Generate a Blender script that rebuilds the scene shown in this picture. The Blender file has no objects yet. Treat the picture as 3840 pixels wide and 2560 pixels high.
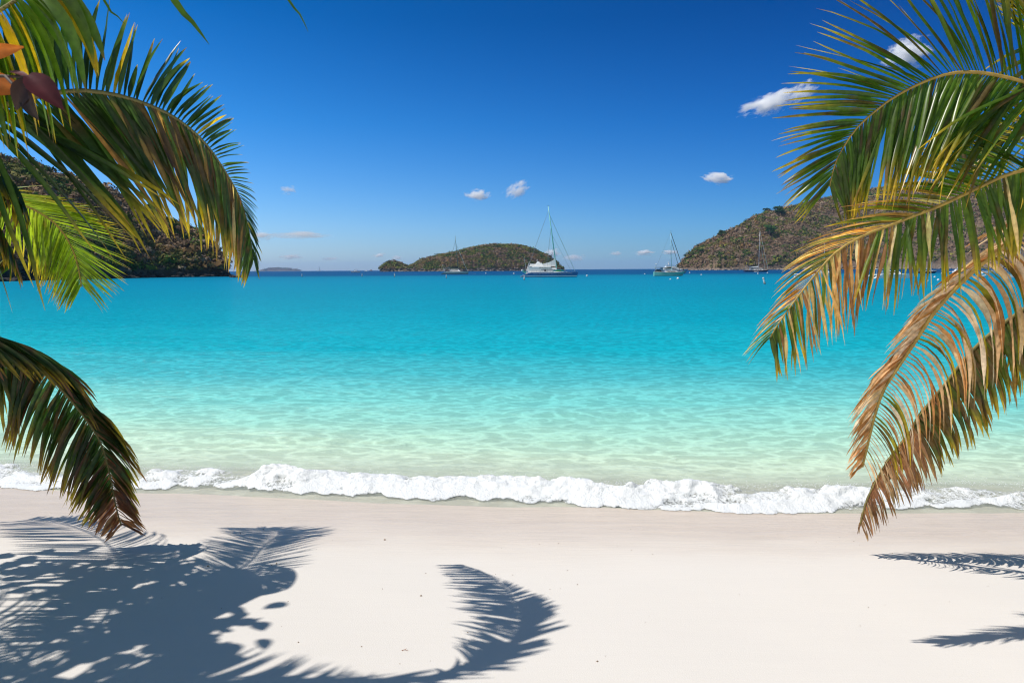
import bpy, math, random
import numpy as np
from mathutils import Vector, Matrix
R = math.radians
SC = bpy.context.scene
COL = SC.collection

# ------------------------------------------------------------ camera, sky, sun, exposure
CAM = Vector((0, 0, 2.2)); PITCH = 6.0; ROLL = -0.34; FPX = 2560.0
ROT = Matrix.Rotation(R(90 - PITCH), 3, 'X') @ Matrix.Rotation(R(ROLL), 3, 'Z')
cd = bpy.data.cameras.new('camera'); cam = bpy.data.objects.new('camera', cd); COL.objects.link(cam)
cd.sensor_width = 36; cd.lens = 24; cd.clip_start = 0.05; cd.clip_end = 90000
cam.matrix_world = Matrix.Translation(CAM) @ ROT.to_4x4()
cd.dof.use_dof = True; cd.dof.focus_distance = 10.0; cd.dof.aperture_fstop = 7.1
SC.camera = cam
SUN_EL, SUN_AZ = 58.0, 184.0           # azimuth counted from +X towards +Y: 180 = from the left
sd = Vector((math.cos(R(SUN_AZ)) * math.cos(R(SUN_EL)), math.sin(R(SUN_AZ)) * math.cos(R(SUN_EL)), math.sin(R(SUN_EL))))
ld = bpy.data.lights.new('sun', 'SUN'); ld.energy = 4.6; ld.angle = R(0.5); ld.color = (1.0, 0.955, 0.89)
lo = bpy.data.objects.new('sun', ld); COL.objects.link(lo)
lo.rotation_euler = sd.to_track_quat('Z', 'Y').to_euler(); lo.location = (-20, 0, 30)
W = bpy.data.worlds.new('World'); SC.world = W; W.use_nodes = True
wn = W.node_tree.nodes; wl = W.node_tree.links; wn.clear()
sky = wn.new('ShaderNodeTexSky'); sky.sky_type = 'NISHITA'; sky.sun_disc = False
sky.sun_elevation = R(SUN_EL); sky.sun_rotation = R(90 - SUN_AZ); sky.altitude = 0
sky.air_density = 1.0; sky.dust_density = 0.4; sky.ozone_density = 2.5
hs = wn.new('ShaderNodeHueSaturation'); hs.inputs['Saturation'].default_value = 1.25
gm = wn.new('ShaderNodeGamma'); gm.inputs[1].default_value = 1.0
tc = wn.new('ShaderNodeTexCoord'); dp = wn.new('ShaderNodeVectorMath'); dp.operation = 'DOT_PRODUCT'
# the polarised band: light from the sky is weakest at right angles to the sun, here the upper right
dd = Vector((0.80, 0.35, 0.50)).normalized(); dp.inputs[1].default_value = dd
mr = wn.new('ShaderNodeMapRange'); mr.inputs[1].default_value = 0.05; mr.inputs[2].default_value = 1.0
mr.inputs[3].default_value = 0.0; mr.inputs[4].default_value = 1.0
mx = wn.new('ShaderNodeMix'); mx.data_type = 'RGBA'; mx.blend_type = 'MULTIPLY'
mx.inputs[7].default_value = (0.0, 0.38, 0.60, 1)
bg = wn.new('ShaderNodeBackground'); bg.inputs[1].default_value = 0.115
ow = wn.new('ShaderNodeOutputWorld')
sx = wn.new('ShaderNodeSeparateXYZ'); wl.new(tc.outputs['Generated'], sx.inputs[0])
el = wn.new('ShaderNodeValToRGB'); wl.new(sx.outputs[2], el.inputs[0]); ee = el.color_ramp.elements   # a clear, polarised sky: deeper blue with height, warmed overhead to grey the shadows
ee[0].position = 0.0; ee[0].color = (.80, 1.0, 1.52, 1); ee[1].position = 1.0; ee[1].color = (1.25, 1.0, .72, 1)
for p_, c_ in [(.08, (.56, .90, 1.38)), (.20, (.20, .75, 1.22)), (.33, (.02, .55, .95)), (.46, (.0, .55, .86)), (.60, (.95, .95, .80))]:
    q = ee.new(p_); q.color = (*c_, 1)
# behind the viewer, a warm tint added to make the shadow fill less blue
bh = wn.new('ShaderNodeMapRange'); bh.inputs[1].default_value = .35; bh.inputs[2].default_value = -.25; wl.new(sx.outputs[1], bh.inputs[0])
mb = wn.new('ShaderNodeMix'); mb.data_type = 'RGBA'; mb.inputs[7].default_value = (1.3, 1.0, .74, 1); wl.new(bh.outputs[0], mb.inputs[0]); wl.new(el.outputs[0], mb.inputs[6])
m0 = wn.new('ShaderNodeMix'); m0.data_type = 'RGBA'; m0.blend_type = 'MULTIPLY'; m0.clamp_factor = False; m0.inputs[0].default_value = 1
wl.new(sky.outputs[0], hs.inputs['Color']); wl.new(hs.outputs[0], m0.inputs[6]); wl.new(mb.outputs[2], m0.inputs[7]); wl.new(m0.outputs[2], mx.inputs[6])
wl.new(tc.outputs['Generated'], dp.inputs[0]); wl.new(dp.outputs['Value'], mr.inputs[0]); wl.new(mr.outputs[0], mx.inputs[0])
wl.new(mx.outputs[2], bg.inputs[0]); wl.new(bg.outputs[0], ow.inputs[0])
SC.view_settings.view_transform = 'Standard'; SC.view_settings.look = 'None'
SC.view_settings.exposure = 0.0; SC.view_settings.gamma = 1.0
SC.render.engine = 'CYCLES'
cy = SC.cycles; cy.use_denoising = True; cy.max_bounces = 12; cy.filter_width = 1.15; cy.transparent_max_bounces = 24
cy.volume_bounces = 12; cy.caustics_reflective = False; cy.caustics_refractive = False

# ------------------------------------------------------------ helpers
rng = np.random.default_rng(7)
random.seed(7)
def ray(px, py):
    return ROT @ Vector(((px - 1920) / FPX, (1280 - py) / FPX, -1.0))
def P(px, py, y):                       # the point seen at px, py that stands y metres ahead
    r = ray(px, py); return CAM + r * (y / r.y)
def G(px, py, z=0.0):                   # the point of the level z seen at px, py
    r = ray(px, py); return CAM + r * ((z - CAM.z) / r.z)
def lerp_tab(tab, x):
    xs = [a for a, _ in tab]; ys = [b for _, b in tab]
    return np.interp(x, xs, ys)
_perm = rng.permutation(4096)
def _h(i, j, s):
    return _perm[(_perm[(i + s * 131) & 4095] + j) & 4095] / 4095.0
def vnoise(x, y, s=0):
    x = np.asarray(x, float); y = np.asarray(y, float)
    i = np.floor(x).astype(int); j = np.floor(y).astype(int); fx = x - i; fy = y - j
    fx = fx * fx * fx * (fx * (fx * 6 - 15) + 10); fy = fy * fy * fy * (fy * (fy * 6 - 15) + 10)
    a = _h(i, j, s); b = _h(i + 1, j, s); c = _h(i, j + 1, s); d = _h(i + 1, j + 1, s)
    return (a + (b - a) * fx) * (1 - fy) + (c + (d - c) * fx) * fy
def fbm(x, y, o=4, s=0):
    t = 0; a = .5; n = 0
    for k in range(o):
        t = t + a * vnoise(x * 2 ** k + 17.3 * k, y * 2 ** k - 9.1 * k, s + k); n += a; a *= .5
    return t / n
def smooth(a, b, x):
    t = np.clip((np.asarray(x, float) - a) / (b - a), 0, 1); return t * t * (3 - 2 * t)

def raw_mesh(name, V, F, mat=None, parent=None, cols=None, smoothf=True, mats=None, midx=None):
    me = bpy.data.meshes.new(name)
    if isinstance(V, np.ndarray) and isinstance(F, np.ndarray):
        k = F.shape[1]
        me.vertices.add(len(V)); me.vertices.foreach_set('co', V.astype(np.float32).ravel())
        me.loops.add(F.size); me.loops.foreach_set('vertex_index', F.astype(np.int32).ravel())
        me.polygons.add(len(F)); me.polygons.foreach_set('loop_start', np.arange(0, F.size, k, dtype=np.int32))
        me.polygons.foreach_set('loop_total', np.full(len(F), k, dtype=np.int32))
        me.update(calc_edges=True)
    else:
        me.from_pydata([tuple(v) for v in V], [], F); me.update()
    for m in (mats or ([mat] if mat else [])): me.materials.append(m)
    if midx is not None: me.polygons.foreach_set('material_index', np.asarray(midx, dtype=np.int32))
    if cols is not None:
        at = me.color_attributes.new('Col', 'FLOAT_COLOR', 'POINT')
        c = np.ones((len(me.vertices), 4), np.float32); c[:, :3] = cols; at.data.foreach_set('color', c.ravel())
    if smoothf: me.polygons.foreach_set('use_smooth', np.ones(len(me.polygons), dtype=bool))
    o = bpy.data.objects.new(name, me); COL.objects.link(o)
    if parent is not None: o.parent = parent
    return o
def tag(o, label=None, cat=None, group=None, kind=None):
    if label: o['label'] = label
    if cat: o['category'] = cat
    if group: o['group'] = group
    if kind: o['kind'] = kind
    return o
def empty(name, loc=(0, 0, 0), rz=0.0, s=1.0):
    o = bpy.data.objects.new(name, None); COL.objects.link(o); o.location = loc
    o.rotation_euler = (0, 0, rz); o.scale = (s, s, s); o.empty_display_size = .1; return o
def copy_tree(o, parent=None):
    c = o.copy(); COL.objects.link(c); c.parent = parent
    for ch in list(o.children): copy_tree(ch, c)
    return c

class MB:                               # collects pieces that belong to one mesh
    def __init__(s): s.V = []; s.F = []; s.I = []
    def add(s, V, F, mi=0):
        n = len(s.V); s.V += [tuple(v) for v in V]; s.F += [tuple(i + n for i in f) for f in F]; s.I += [mi] * len(F); return s
    def box(s, c, d, mi=0, taper=1.0, shift=0.0):
        x, y, z = c; a, b, h = d[0] / 2, d[1] / 2, d[2] / 2; t = taper
        V = [(x - a, y - b, z - h), (x + a, y - b, z - h), (x + a, y + b, z - h), (x - a, y + b, z - h),
             (x - a * t + shift, y - b * t, z + h), (x + a * t + shift, y - b * t, z + h), (x + a * t + shift, y + b * t, z + h), (x - a * t + shift, y + b * t, z + h)]
        return s.add(V, [(0, 3, 2, 1), (4, 5, 6, 7), (0, 1, 5, 4), (1, 2, 6, 5), (2, 3, 7, 6), (3, 0, 4, 7)], mi)
    def tube(s, pts, rad, n=8, mi=0, cap=True):
        pts = [Vector(p) for p in pts]; rad = rad if isinstance(rad, (list, tuple)) else [rad] * len(pts)
        V = []; F = []
        for i, p in enumerate(pts):
            t = (pts[min(i + 1, len(pts) - 1)] - pts[max(i - 1, 0)]).normalized()
            u = t.cross(Vector((0, 0, 1)) if abs(t.z) < .9 else Vector((1, 0, 0))).normalized(); w = t.cross(u)
            for k in range(n):
                a = 2 * math.pi * k / n; V.append(p + (u * math.cos(a) + w * math.sin(a)) * rad[i])
        for i in range(len(pts) - 1):
            for k in range(n):
                F.append((i * n + k, i * n + (k + 1) % n, (i + 1) * n + (k + 1) % n, (i + 1) * n + k))
        if cap: F.append(tuple(range(n))[::-1]); F.append(tuple((len(pts) - 1) * n + k for k in range(n)))
        return s.add(V, F, mi)
    def loft(s, rings, mi=0, closed=True, cap=True, rowmi=None):
        n = len(rings[0]); V = [p for r in rings for p in r]; b = len(s.V); s.V += [tuple(v) for v in V]
        for i in range(len(rings) - 1):
            for k in range(n if closed else n - 1):
                s.F.append((b + i * n + k, b + i * n + (k + 1) % n, b + (i + 1) * n + (k + 1) % n, b + (i + 1) * n + k))
                s.I.append(rowmi[k] if rowmi else mi)
        if cap:
            s.F.append(tuple(b + k for k in range(n))[::-1]); s.I.append(mi)
            s.F.append(tuple(b + (len(rings) - 1) * n + k for k in range(n))); s.I.append(mi)
        return s
    def lathe(s, prof, c=(0, 0, 0), n=16, mi=0):
        return s.loft([[(c[0] + r * math.cos(2 * math.pi * k / n), c[1] + r * math.sin(2 * math.pi * k / n), c[2] + z) for k in range(n)] for r, z in prof], mi)
    def ball(s, c, r, n=10, sq=(1, 1, 1), mi=0):
        pr = [(r * math.sin(math.pi * (i + .02) / (n * .5 + .04)), -r * math.cos(math.pi * (i + .02) / (n * .5 + .04))) for i in range(n // 2 + 1)]
        return s.loft([[(c[0] + a * sq[0] * math.cos(2 * math.pi * k / n), c[1] + a * sq[1] * math.sin(2 * math.pi * k / n), c[2] + z * sq[2]) for k in range(n)] for a, z in pr], mi)
    def build(s, name, mats, parent=None, sm=False):
        ms = mats if isinstance(mats, (list, tuple)) else [mats]
        return raw_mesh(name, s.V, s.F, mats=ms, midx=s.I, parent=parent, smoothf=sm)

# ------------------------------------------------------------ materials
def mat(name, col=(.5, .5, .5), rough=.5, metal=0.0, spec=.5, var=0.0, scale=3.0, bump=0.0):
    m = bpy.data.materials.new(name); m.use_nodes = True; nt = m.node_tree; b = nt.nodes['Principled BSDF']
    b.inputs['Base Color'].default_value = (*col, 1); b.inputs['Roughness'].default_value = rough
    b.inputs['Metallic'].default_value = metal; b.inputs['Specular IOR Level'].default_value = spec
    if var or bump:
        g = nt.nodes.new('ShaderNodeNewGeometry'); n = nt.nodes.new('ShaderNodeTexNoise'); n.inputs['Scale'].default_value = scale; n.inputs['Detail'].default_value = 5
        nt.links.new(g.outputs['Position'], n.inputs['Vector'])
        if var:
            r = nt.nodes.new('ShaderNodeMapRange'); r.inputs[1].default_value = .3; r.inputs[2].default_value = .7
            r.inputs[3].default_value = 1 - var; r.inputs[4].default_value = 1 + var
            mm = nt.nodes.new('ShaderNodeMix'); mm.data_type = 'RGBA'; mm.blend_type = 'MULTIPLY'; mm.inputs[0].default_value = 1; mm.inputs[6].default_value = (*col, 1)
            nt.links.new(n.outputs[0], r.inputs[0]); nt.links.new(r.outputs[0], mm.inputs[7]); nt.links.new(mm.outputs[2], b.inputs['Base Color'])
        if bump:
            bb = nt.nodes.new('ShaderNodeBump'); bb.inputs['Strength'].default_value = bump; bb.inputs['Distance'].default_value = .05
            nt.links.new(n.outputs[0], bb.inputs['Height']); nt.links.new(bb.outputs[0], b.inputs['Normal'])
    return m
def leaf_mat(name, trans=.4, rough=.38, tboost=1.5, spec=.5):
    m = bpy.data.materials.new(name); m.use_nodes = True; nt = m.node_tree; N = nt.nodes; L = nt.links
    b = N['Principled BSDF']; a = N.new('ShaderNodeAttribute'); a.attribute_name = 'Col'
    g = N.new('ShaderNodeNewGeometry'); n = N.new('ShaderNodeTexNoise'); n.inputs['Scale'].default_value = 35; n.inputs['Detail'].default_value = 4
    L.new(g.outputs['Position'], n.inputs['Vector'])
    r = N.new('ShaderNodeMapRange'); r.inputs[1].default_value = .3; r.inputs[2].default_value = .7; r.inputs[3].default_value = .72; r.inputs[4].default_value = 1.22
    L.new(n.outputs[0], r.inputs[0])
    mm = N.new('ShaderNodeMix'); mm.data_type = 'RGBA'; mm.blend_type = 'MULTIPLY'; mm.inputs[0].default_value = 1
    L.new(a.outputs['Color'], mm.inputs[6]); L.new(r.outputs[0], mm.inputs[7]); L.new(mm.outputs[2], b.inputs['Base Color'])
    b.inputs['Roughness'].default_value = rough; b.inputs['Specular IOR Level'].default_value = spec
    t = N.new('ShaderNodeBsdfTranslucent'); tm = N.new('ShaderNodeMix'); tm.data_type = 'RGBA'; tm.blend_type = 'MULTIPLY'; tm.inputs[0].default_value = 1
    tm.inputs[7].default_value = (1.5 * tboost, 1.5 * tboost, .7 * tboost, 1); L.new(mm.outputs[2], tm.inputs[6]); L.new(tm.outputs[2], t.inputs[0])
    s = N.new('ShaderNodeMixShader'); s.inputs[0].default_value = trans; L.new(b.outputs[0], s.inputs[1]); L.new(t.outputs[0], s.inputs[2])
    L.new(s.outputs[0], N['Material Output'].inputs[0]); return m
def vcol_mat(name, rough=.9, scale=1.0, lo=.8, hi=1.2, bump=0.0):
    m = bpy.data.materials.new(name); m.use_nodes = True; nt = m.node_tree; N = nt.nodes; L = nt.links
    b = N['Principled BSDF']; a = N.new('ShaderNodeAttribute'); a.attribute_name = 'Col'
    g = N.new('ShaderNodeNewGeometry'); n = N.new('ShaderNodeTexNoise'); n.inputs['Scale'].default_value = scale; n.inputs['Detail'].default_value = 8; n.inputs['Roughness'].default_value = .65
    L.new(g.outputs['Position'], n.inputs['Vector'])
    r = N.new('ShaderNodeMapRange'); r.inputs[1].default_value = .35; r.inputs[2].default_value = .65; r.inputs[3].default_value = lo; r.inputs[4].default_value = hi
    L.new(n.outputs[0], r.inputs[0]); mm = N.new('ShaderNodeMix'); mm.data_type = 'RGBA'; mm.blend_type = 'MULTIPLY'; mm.inputs[0].default_value = 1
    L.new(a.outputs['Color'], mm.inputs[6]); L.new(r.outputs[0], mm.inputs[7]); L.new(mm.outputs[2], b.inputs['Base Color'])
    b.inputs['Roughness'].default_value = rough; b.inputs['Specular IOR Level'].default_value = .2
    if bump:
        bb = N.new('ShaderNodeBump'); bb.inputs['Strength'].default_value = 1; bb.inputs['Distance'].default_value = bump
        L.new(n.outputs[0], bb.inputs['Height']); L.new(bb.outputs[0], b.inputs['Normal'])
    return m
M_LEAF = leaf_mat('palm_leaf', .42, .30)
M_DRY = leaf_mat('palm_dry_leaf', .25, .7, .9, .2)
M_RIB = mat('palm_midrib', (.20, .17, .05), .5, var=.2, scale=20)
M_RIBD = mat('palm_midrib_yellow', (.42, .28, .06), .55, var=.25, scale=20)
M_BARK = mat('palm_bark', (.22, .18, .14), .9, var=.35, scale=14, bump=.6)
M_HILL = vcol_mat('hill_ground', .95, .25, .7, 1.3, 1.0)
M_SCRUB = vcol_mat('scrub_leaves', .9, .6, .75, 1.3)
M_ROCK = vcol_mat('shore_rock', .85, .5, .6, 1.4, .6)

# ------------------------------------------------------------ setting: sand sheet, sea, foam
def shore(x): return np.interp(x, [-60, -9, -5.05, -2.44, 0, 2.15, 4.3, 9, 60], [13.5, 7.35, 6.85, 6.5, 6.2, 6.02, 5.95, 5.8, 3.5]) + .03 * np.sin(np.asarray(x) * 1.7)
def sand_z(x, y):
    d = shore(x) - y                                     # metres up the beach from the waterline
    z = np.where(d > 0, .070 * d + .010 * np.maximum(d - 1.6, 0) ** 1.2, .055 * d)
    z = np.where(d > 7, .070 * 7 + .010 * 5.4 ** 1.2 + .05 * (1 - np.exp(-(d - 7) / 3.)), z)
    z = np.maximum(z, -4.5)
    near = smooth(60, 20, np.abs(x)) * smooth(40, 15, np.abs(y))
    return z + near * (.035 * (fbm(np.asarray(x) * .5, np.asarray(y) * .9, 3, 5) - .5) * smooth(.2, 1.8, d) + .006 * (fbm(np.asarray(x) * 1.6, np.asarray(y) * 3.0, 3, 9) - .5))
def axis(lo, hi, step, far, ratio=1.25):
    c = list(np.arange(lo, hi + 1e-6, step)); s = step
    while c[-1] < far: s *= ratio; c.append(c[-1] + s)
    return c
def grid_mesh(name, xs, ys, zf, material, keep=None):
    X, Y = np.meshgrid(xs, ys); Z = zf(X, Y); V = np.stack([X, Y, Z], -1).reshape(-1, 3)
    nx, ny = len(xs), len(ys); i = np.arange(nx * ny).reshape(ny, nx)
    F = np.stack([i[:-1, :-1], i[:-1, 1:], i[1:, 1:], i[1:, :-1]], -1).reshape(-1, 4)
    if keep is not None:
        k = keep(V[F].mean(1)); F = F[k]
        used = np.unique(F); mp = -np.ones(len(V), int); mp[used] = np.arange(len(used)); V = V[used]; F = mp[F]
    return raw_mesh(name, V, F, material)
def sand_material():
    m = bpy.data.materials.new('white_sand'); m.use_nodes = True; nt = m.node_tree; N = nt.nodes; L = nt.links; b = N['Principled BSDF']
    g = N.new('ShaderNodeNewGeometry'); sp = N.new('ShaderNodeSeparateXYZ'); L.new(g.outputs['Position'], sp.inputs[0])
    def math_(op, a, c):
        k = N.new('ShaderNodeMath'); k.operation = op
        for i, v in enumerate((a, c)):
            if isinstance(v, (int, float)): k.inputs[i].default_value = v
            else: L.new(v, k.inputs[i])
        return k.outputs[0]
    d = math_('ADD', sp.outputs[1], math_('MULTIPLY', sp.outputs[0], .055))     # ahead of the camera, along the beach slope
    mp = N.new('ShaderNodeMapping'); mp.inputs['Scale'].default_value = (.5, 1.6, 1); L.new(g.outputs['Position'], mp.inputs[0])
    n1 = N.new('ShaderNodeTexNoise'); n1.inputs['Scale'].default_value = 1.3; n1.inputs['Detail'].default_value = 5; L.new(mp.outputs[0], n1.inputs['Vector'])
    w = math_('ADD', d, math_('MULTIPLY', math_('SUBTRACT', n1.outputs[0], .5), 1.1))
    wet = N.new('ShaderNodeMapRange'); wet.interpolation_type = 'SMOOTHSTEP'; wet.inputs[1].default_value = 4.5; wet.inputs[2].default_value = 5.75; L.new(w, wet.inputs[0])
    mp2 = N.new('ShaderNodeMapping'); mp2.inputs['Scale'].default_value = (.35, 2.2, 1); mp2.inputs['Rotation'].default_value = (0, 0, -.06); L.new(g.outputs['Position'], mp2.inputs[0])
    n2 = N.new('ShaderNodeTexNoise'); n2.inputs['Scale'].default_value = 5; n2.inputs['Detail'].default_value = 7; n2.inputs['Roughness'].default_value = .65; L.new(mp2.outputs[0], n2.inputs['Vector'])
    r2 = N.new('ShaderNodeMapRange'); r2.inputs[1].default_value = .3; r2.inputs[2].default_value = .7; r2.inputs[3].default_value = .93; r2.inputs[4].default_value = 1.05; L.new(n2.outputs[0], r2.inputs[0])
    kk = math_('ADD', .12, math_('MULTIPLY', wet.outputs[0], .88))     # the dry sand lies smooth, the wet sand is ribbed by the wash
    r3 = math_('ADD', math_('MULTIPLY', math_('SUBTRACT', r2.outputs[0], 1.0), kk), 1.0)
    c = N.new('ShaderNodeMix'); c.data_type = 'RGBA'; c.inputs[6].default_value = (.70, .655, .60, 1); c.inputs[7].default_value = (.66, .565, .475, 1); L.new(wet.outputs[0], c.inputs[0])
    c2 = N.new('ShaderNodeMix'); c2.data_type = 'RGBA'; c2.blend_type = 'MULTIPLY'; c2.inputs[0].default_value = 1; L.new(c.outputs[2], c2.inputs[6]); L.new(r3, c2.inputs[7])
    L.new(c2.outputs[2], b.inputs['Base Color'])
    rr = N.new('ShaderNodeMapRange'); rr.inputs[3].default_value = .95; rr.inputs[4].default_value = .26; L.new(wet.outputs[0], rr.inputs[0]); L.new(rr.outputs[0], b.inputs['Roughness'])
    b.inputs['Specular IOR Level'].default_value = .35
    n3 = N.new('ShaderNodeTexNoise'); n3.inputs['Scale'].default_value = 160; n3.inputs['Detail'].default_value = 3; L.new(g.outputs['Position'], n3.inputs['Vector'])
    b1 = N.new('ShaderNodeBump'); b1.inputs['Strength'].default_value = .35; b1.inputs['Distance'].default_value = .004; L.new(n3.outputs[0], b1.inputs['Height'])
    b2 = N.new('ShaderNodeBump'); b2.inputs['Strength'].default_value = .5; b2.inputs['Distance'].default_value = .045; L.new(math_('MULTIPLY', n2.outputs[0], kk), b2.inputs['Height']); L.new(b1.outputs[0], b2.inputs['Normal'])
    L.new(b2.outputs[0], b.inputs['Normal']); return m
FAR = 15500.
xs = axis(0, 11, .06, FAR, 1.3); xs = [-v for v in xs[:0:-1]] + xs
ysb = axis(1.5, 14, .05, FAR, 1.12); yneg = [-v for v in axis(-1.4, 0, .1, 250, 1.3)][::-1]
sand = grid_mesh('beach', xs, sorted(set([round(v, 4) for v in yneg + ysb])), sand_z, sand_material())
tag(sand, 'smooth white sand beach sloping down to the turquoise water', kind='structure')

def wave_h(x, y):
    fade = smooth(40, 14, y) * smooth(16, 10, np.abs(x))
    a = (fbm(x * 1.1 + y * .25, y * 2.0, 3, 20) - .5) * .055 + (1 - np.abs(2 * fbm(x * 1.9, y * 3.1 - x * .5, 3, 30) - 1)) * .022
    b = np.sin((y + .05 * x + .5 * fbm(x * .3, y * .2, 2, 40)) * 2 * math.pi / 1.5) * .012
    sh = y - shore(x)
    swell = .07 * np.exp(-((sh - .50) / .28) ** 2) * (.75 + .5 * vnoise(x * .8, 0 * x, 50)) + .03 * np.exp(-((sh - 2.3) / .35) ** 2) * smooth(.3, .7, vnoise(x * .25, 0 * x, 51))
    return (a + b - .02) * fade * smooth(.3, 2.0, sh) + swell * fade
def water_material():
    m = bpy.data.materials.new('sea_water'); m.use_nodes = True; nt = m.node_tree; N = nt.nodes; L = nt.links; N.remove(N['Principled BSDF'])
    def math_(op, a, c=0.0):
        k = N.new('ShaderNodeMath'); k.operation = op
        for i, v in enumerate((a, c)):
            if isinstance(v, (int, float)): k.inputs[i].default_value = v
            else: L.new(v, k.inputs[i])
        return k.outputs[0]
    def noise(scale, sc, detail=4, rough=.55, rot=0):
        mp = N.new('ShaderNodeMapping'); mp.inputs['Scale'].default_value = sc; mp.inputs['Rotation'].default_value = (0, 0, rot); L.new(g.outputs['Position'], mp.inputs[0])
        n = N.new('ShaderNodeTexNoise'); n.inputs['Scale'].default_value = scale; n.inputs['Detail'].default_value = detail; n.inputs['Roughness'].default_value = rough
        L.new(mp.outputs[0], n.inputs['Vector']); return n.outputs[0]
    g = N.new('ShaderNodeNewGeometry'); sp = N.new('ShaderNodeSeparateXYZ'); L.new(g.outputs['Position'], sp.inputs[0])
    d = math_('ADD', sp.outputs[1], math_('MULTIPLY', sp.outputs[0], .055))
    big = noise(.09, (.35, 1, 1), 3)
    d2 = math_('MULTIPLY', d, math_('ADD', .72, math_('MULTIPLY', big, .56)))     # the bottom's depth is uneven
    lg = math_('DIVIDE', math_('LOGARITHM', math_('MAXIMUM', d2, 1.0), 10.0), 4.0)
    cr = N.new('ShaderNodeValToRGB'); L.new(lg, cr.inputs[0]); e = cr.color_ramp.elements
    def pos(v): return math.log10(v) / 4
    stops = [(6.2, (.60, .62, .53)), (7.0, (.60, .69, .56)), (7.9, (.56, .73, .56)), (9.2, (.37, .66, .53)), (11.2, (.17, .53, .49)), (14.2, (.06, .405, .44)), (19.3, (.006, .325, .40)), (29.6, (.0, .262, .355)), (60, (.0, .21, .315)), (145, (.0, .185, .31)), (240, (.0, .15, .26)), (300, (.0, .062, .17)), (700, (.0, .05, .15)), (9000, (.0, .04, .13))]
    e[0].position = pos(stops[0][0]); e[0].color = (*stops[0][1], 1); e[1].position = pos(stops[-1][0]); e[1].color = (*stops[-1][1], 1)
    for v, c in stops[1:-1]:
        k = e.new(pos(v)); k.color = (*c, 1)
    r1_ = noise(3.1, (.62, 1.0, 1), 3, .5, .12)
    caustic = math_('SUBTRACT', 1.0, math_('MULTIPLY', math_('ABSOLUTE', math_('SUBTRACT', r1_, .5)), 10.0))   # ridged: bright caustic light lines painted into the water's colour
    caustic_gain = N.new('ShaderNodeMapRange'); caustic_gain.inputs[1].default_value = .1; caustic_gain.inputs[2].default_value = 1.0; caustic_gain.inputs[3].default_value = .98; caustic_gain.inputs[4].default_value = 1.34; L.new(caustic, caustic_gain.inputs[0])
    cm = N.new('ShaderNodeMix'); cm.data_type = 'RGBA'; cm.blend_type = 'MULTIPLY'; cm.inputs[0].default_value = 1; L.new(cr.outputs[0], cm.inputs[6]); L.new(caustic_gain.outputs[0], cm.inputs[7])
    al = N.new('ShaderNodeValToRGB'); L.new(math_('ADD', lg, math_('MULTIPLY', math_('SUBTRACT', caustic, .5), -.004)), al.inputs[0]); ae = al.color_ramp.elements
    ae[0].position = pos(6.4); ae[0].color = (.30,) * 3 + (1,); ae[1].position = pos(26); ae[1].color = (1, 1, 1, 1)
    k = ae.new(pos(7.5)); k.color = (.72,) * 3 + (1,); k = ae.new(pos(11)); k.color = (.93,) * 3 + (1,)
    n1 = noise(2.4, (.7, 1.4, 1), 6, .6, .12); n2 = noise(.5, (.6, 1.4, 1), 5, .6, -.1); n3 = noise(14, (.8, 1.5, 1), 3, .5, .2)
    b0 = N.new('ShaderNodeBump'); b0.inputs['Strength'].default_value = 1; b0.inputs['Distance'].default_value = .50; L.new(n2, b0.inputs['Height'])
    b1 = N.new('ShaderNodeBump'); b1.inputs['Strength'].default_value = 1; b1.inputs['Distance'].default_value = .13; L.new(n1, b1.inputs['Height']); L.new(b0.outputs[0], b1.inputs['Normal'])
    b2 = N.new('ShaderNodeBump'); b2.inputs['Strength'].default_value = .6; b2.inputs['Distance'].default_value = .012; L.new(n3, b2.inputs['Height']); L.new(b1.outputs[0], b2.inputs['Normal'])
    bd = N.new('ShaderNodeBump'); bd.inputs['Strength'].default_value = 1; bd.inputs['Distance'].default_value = .075; L.new(n1, bd.inputs['Height'])
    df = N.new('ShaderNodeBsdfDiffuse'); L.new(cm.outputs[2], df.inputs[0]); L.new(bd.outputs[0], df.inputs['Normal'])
    tr = N.new('ShaderNodeBsdfTransparent'); tr.inputs[0].default_value = (.93, .985, .96, 1)
    body = N.new('ShaderNodeMixShader'); L.new(al.outputs[0], body.inputs[0]); L.new(tr.outputs[0], body.inputs[1]); L.new(df.outputs[0], body.inputs[2])
    gl = N.new('ShaderNodeBsdfGlossy'); gl.inputs['Roughness'].default_value = .16; gl.inputs[0].default_value = (1, 1, 1, 1); L.new(b2.outputs[0], gl.inputs['Normal'])
    fr = N.new('ShaderNodeFresnel'); fr.inputs[0].default_value = 1.33; L.new(b2.outputs[0], fr.inputs['Normal'])
    f2 = math_('MINIMUM', math_('MULTIPLY', fr.outputs[0], .50), .13)
    o = N.new('ShaderNodeMixShader'); L.new(f2, o.inputs[0]); L.new(body.outputs[0], o.inputs[1]); L.new(gl.outputs[0], o.inputs[2])
    L.new(o.outputs[0], N['Material Output'].inputs[0]); return m
xw = axis(0, 12, .05, FAR, 1.3); xw = [-v for v in xw[:0:-1]] + xw
yw = [5.3]; s = .035
while yw[-1] < FAR:
    yw.append(yw[-1] + s); s *= 1.004 if yw[-1] < 20 else 1.15
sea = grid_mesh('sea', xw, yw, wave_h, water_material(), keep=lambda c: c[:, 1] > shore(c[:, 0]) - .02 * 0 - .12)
tag(sea, 'calm turquoise sea, pale at the beach and dark blue at the horizon', kind='structure')

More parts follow.
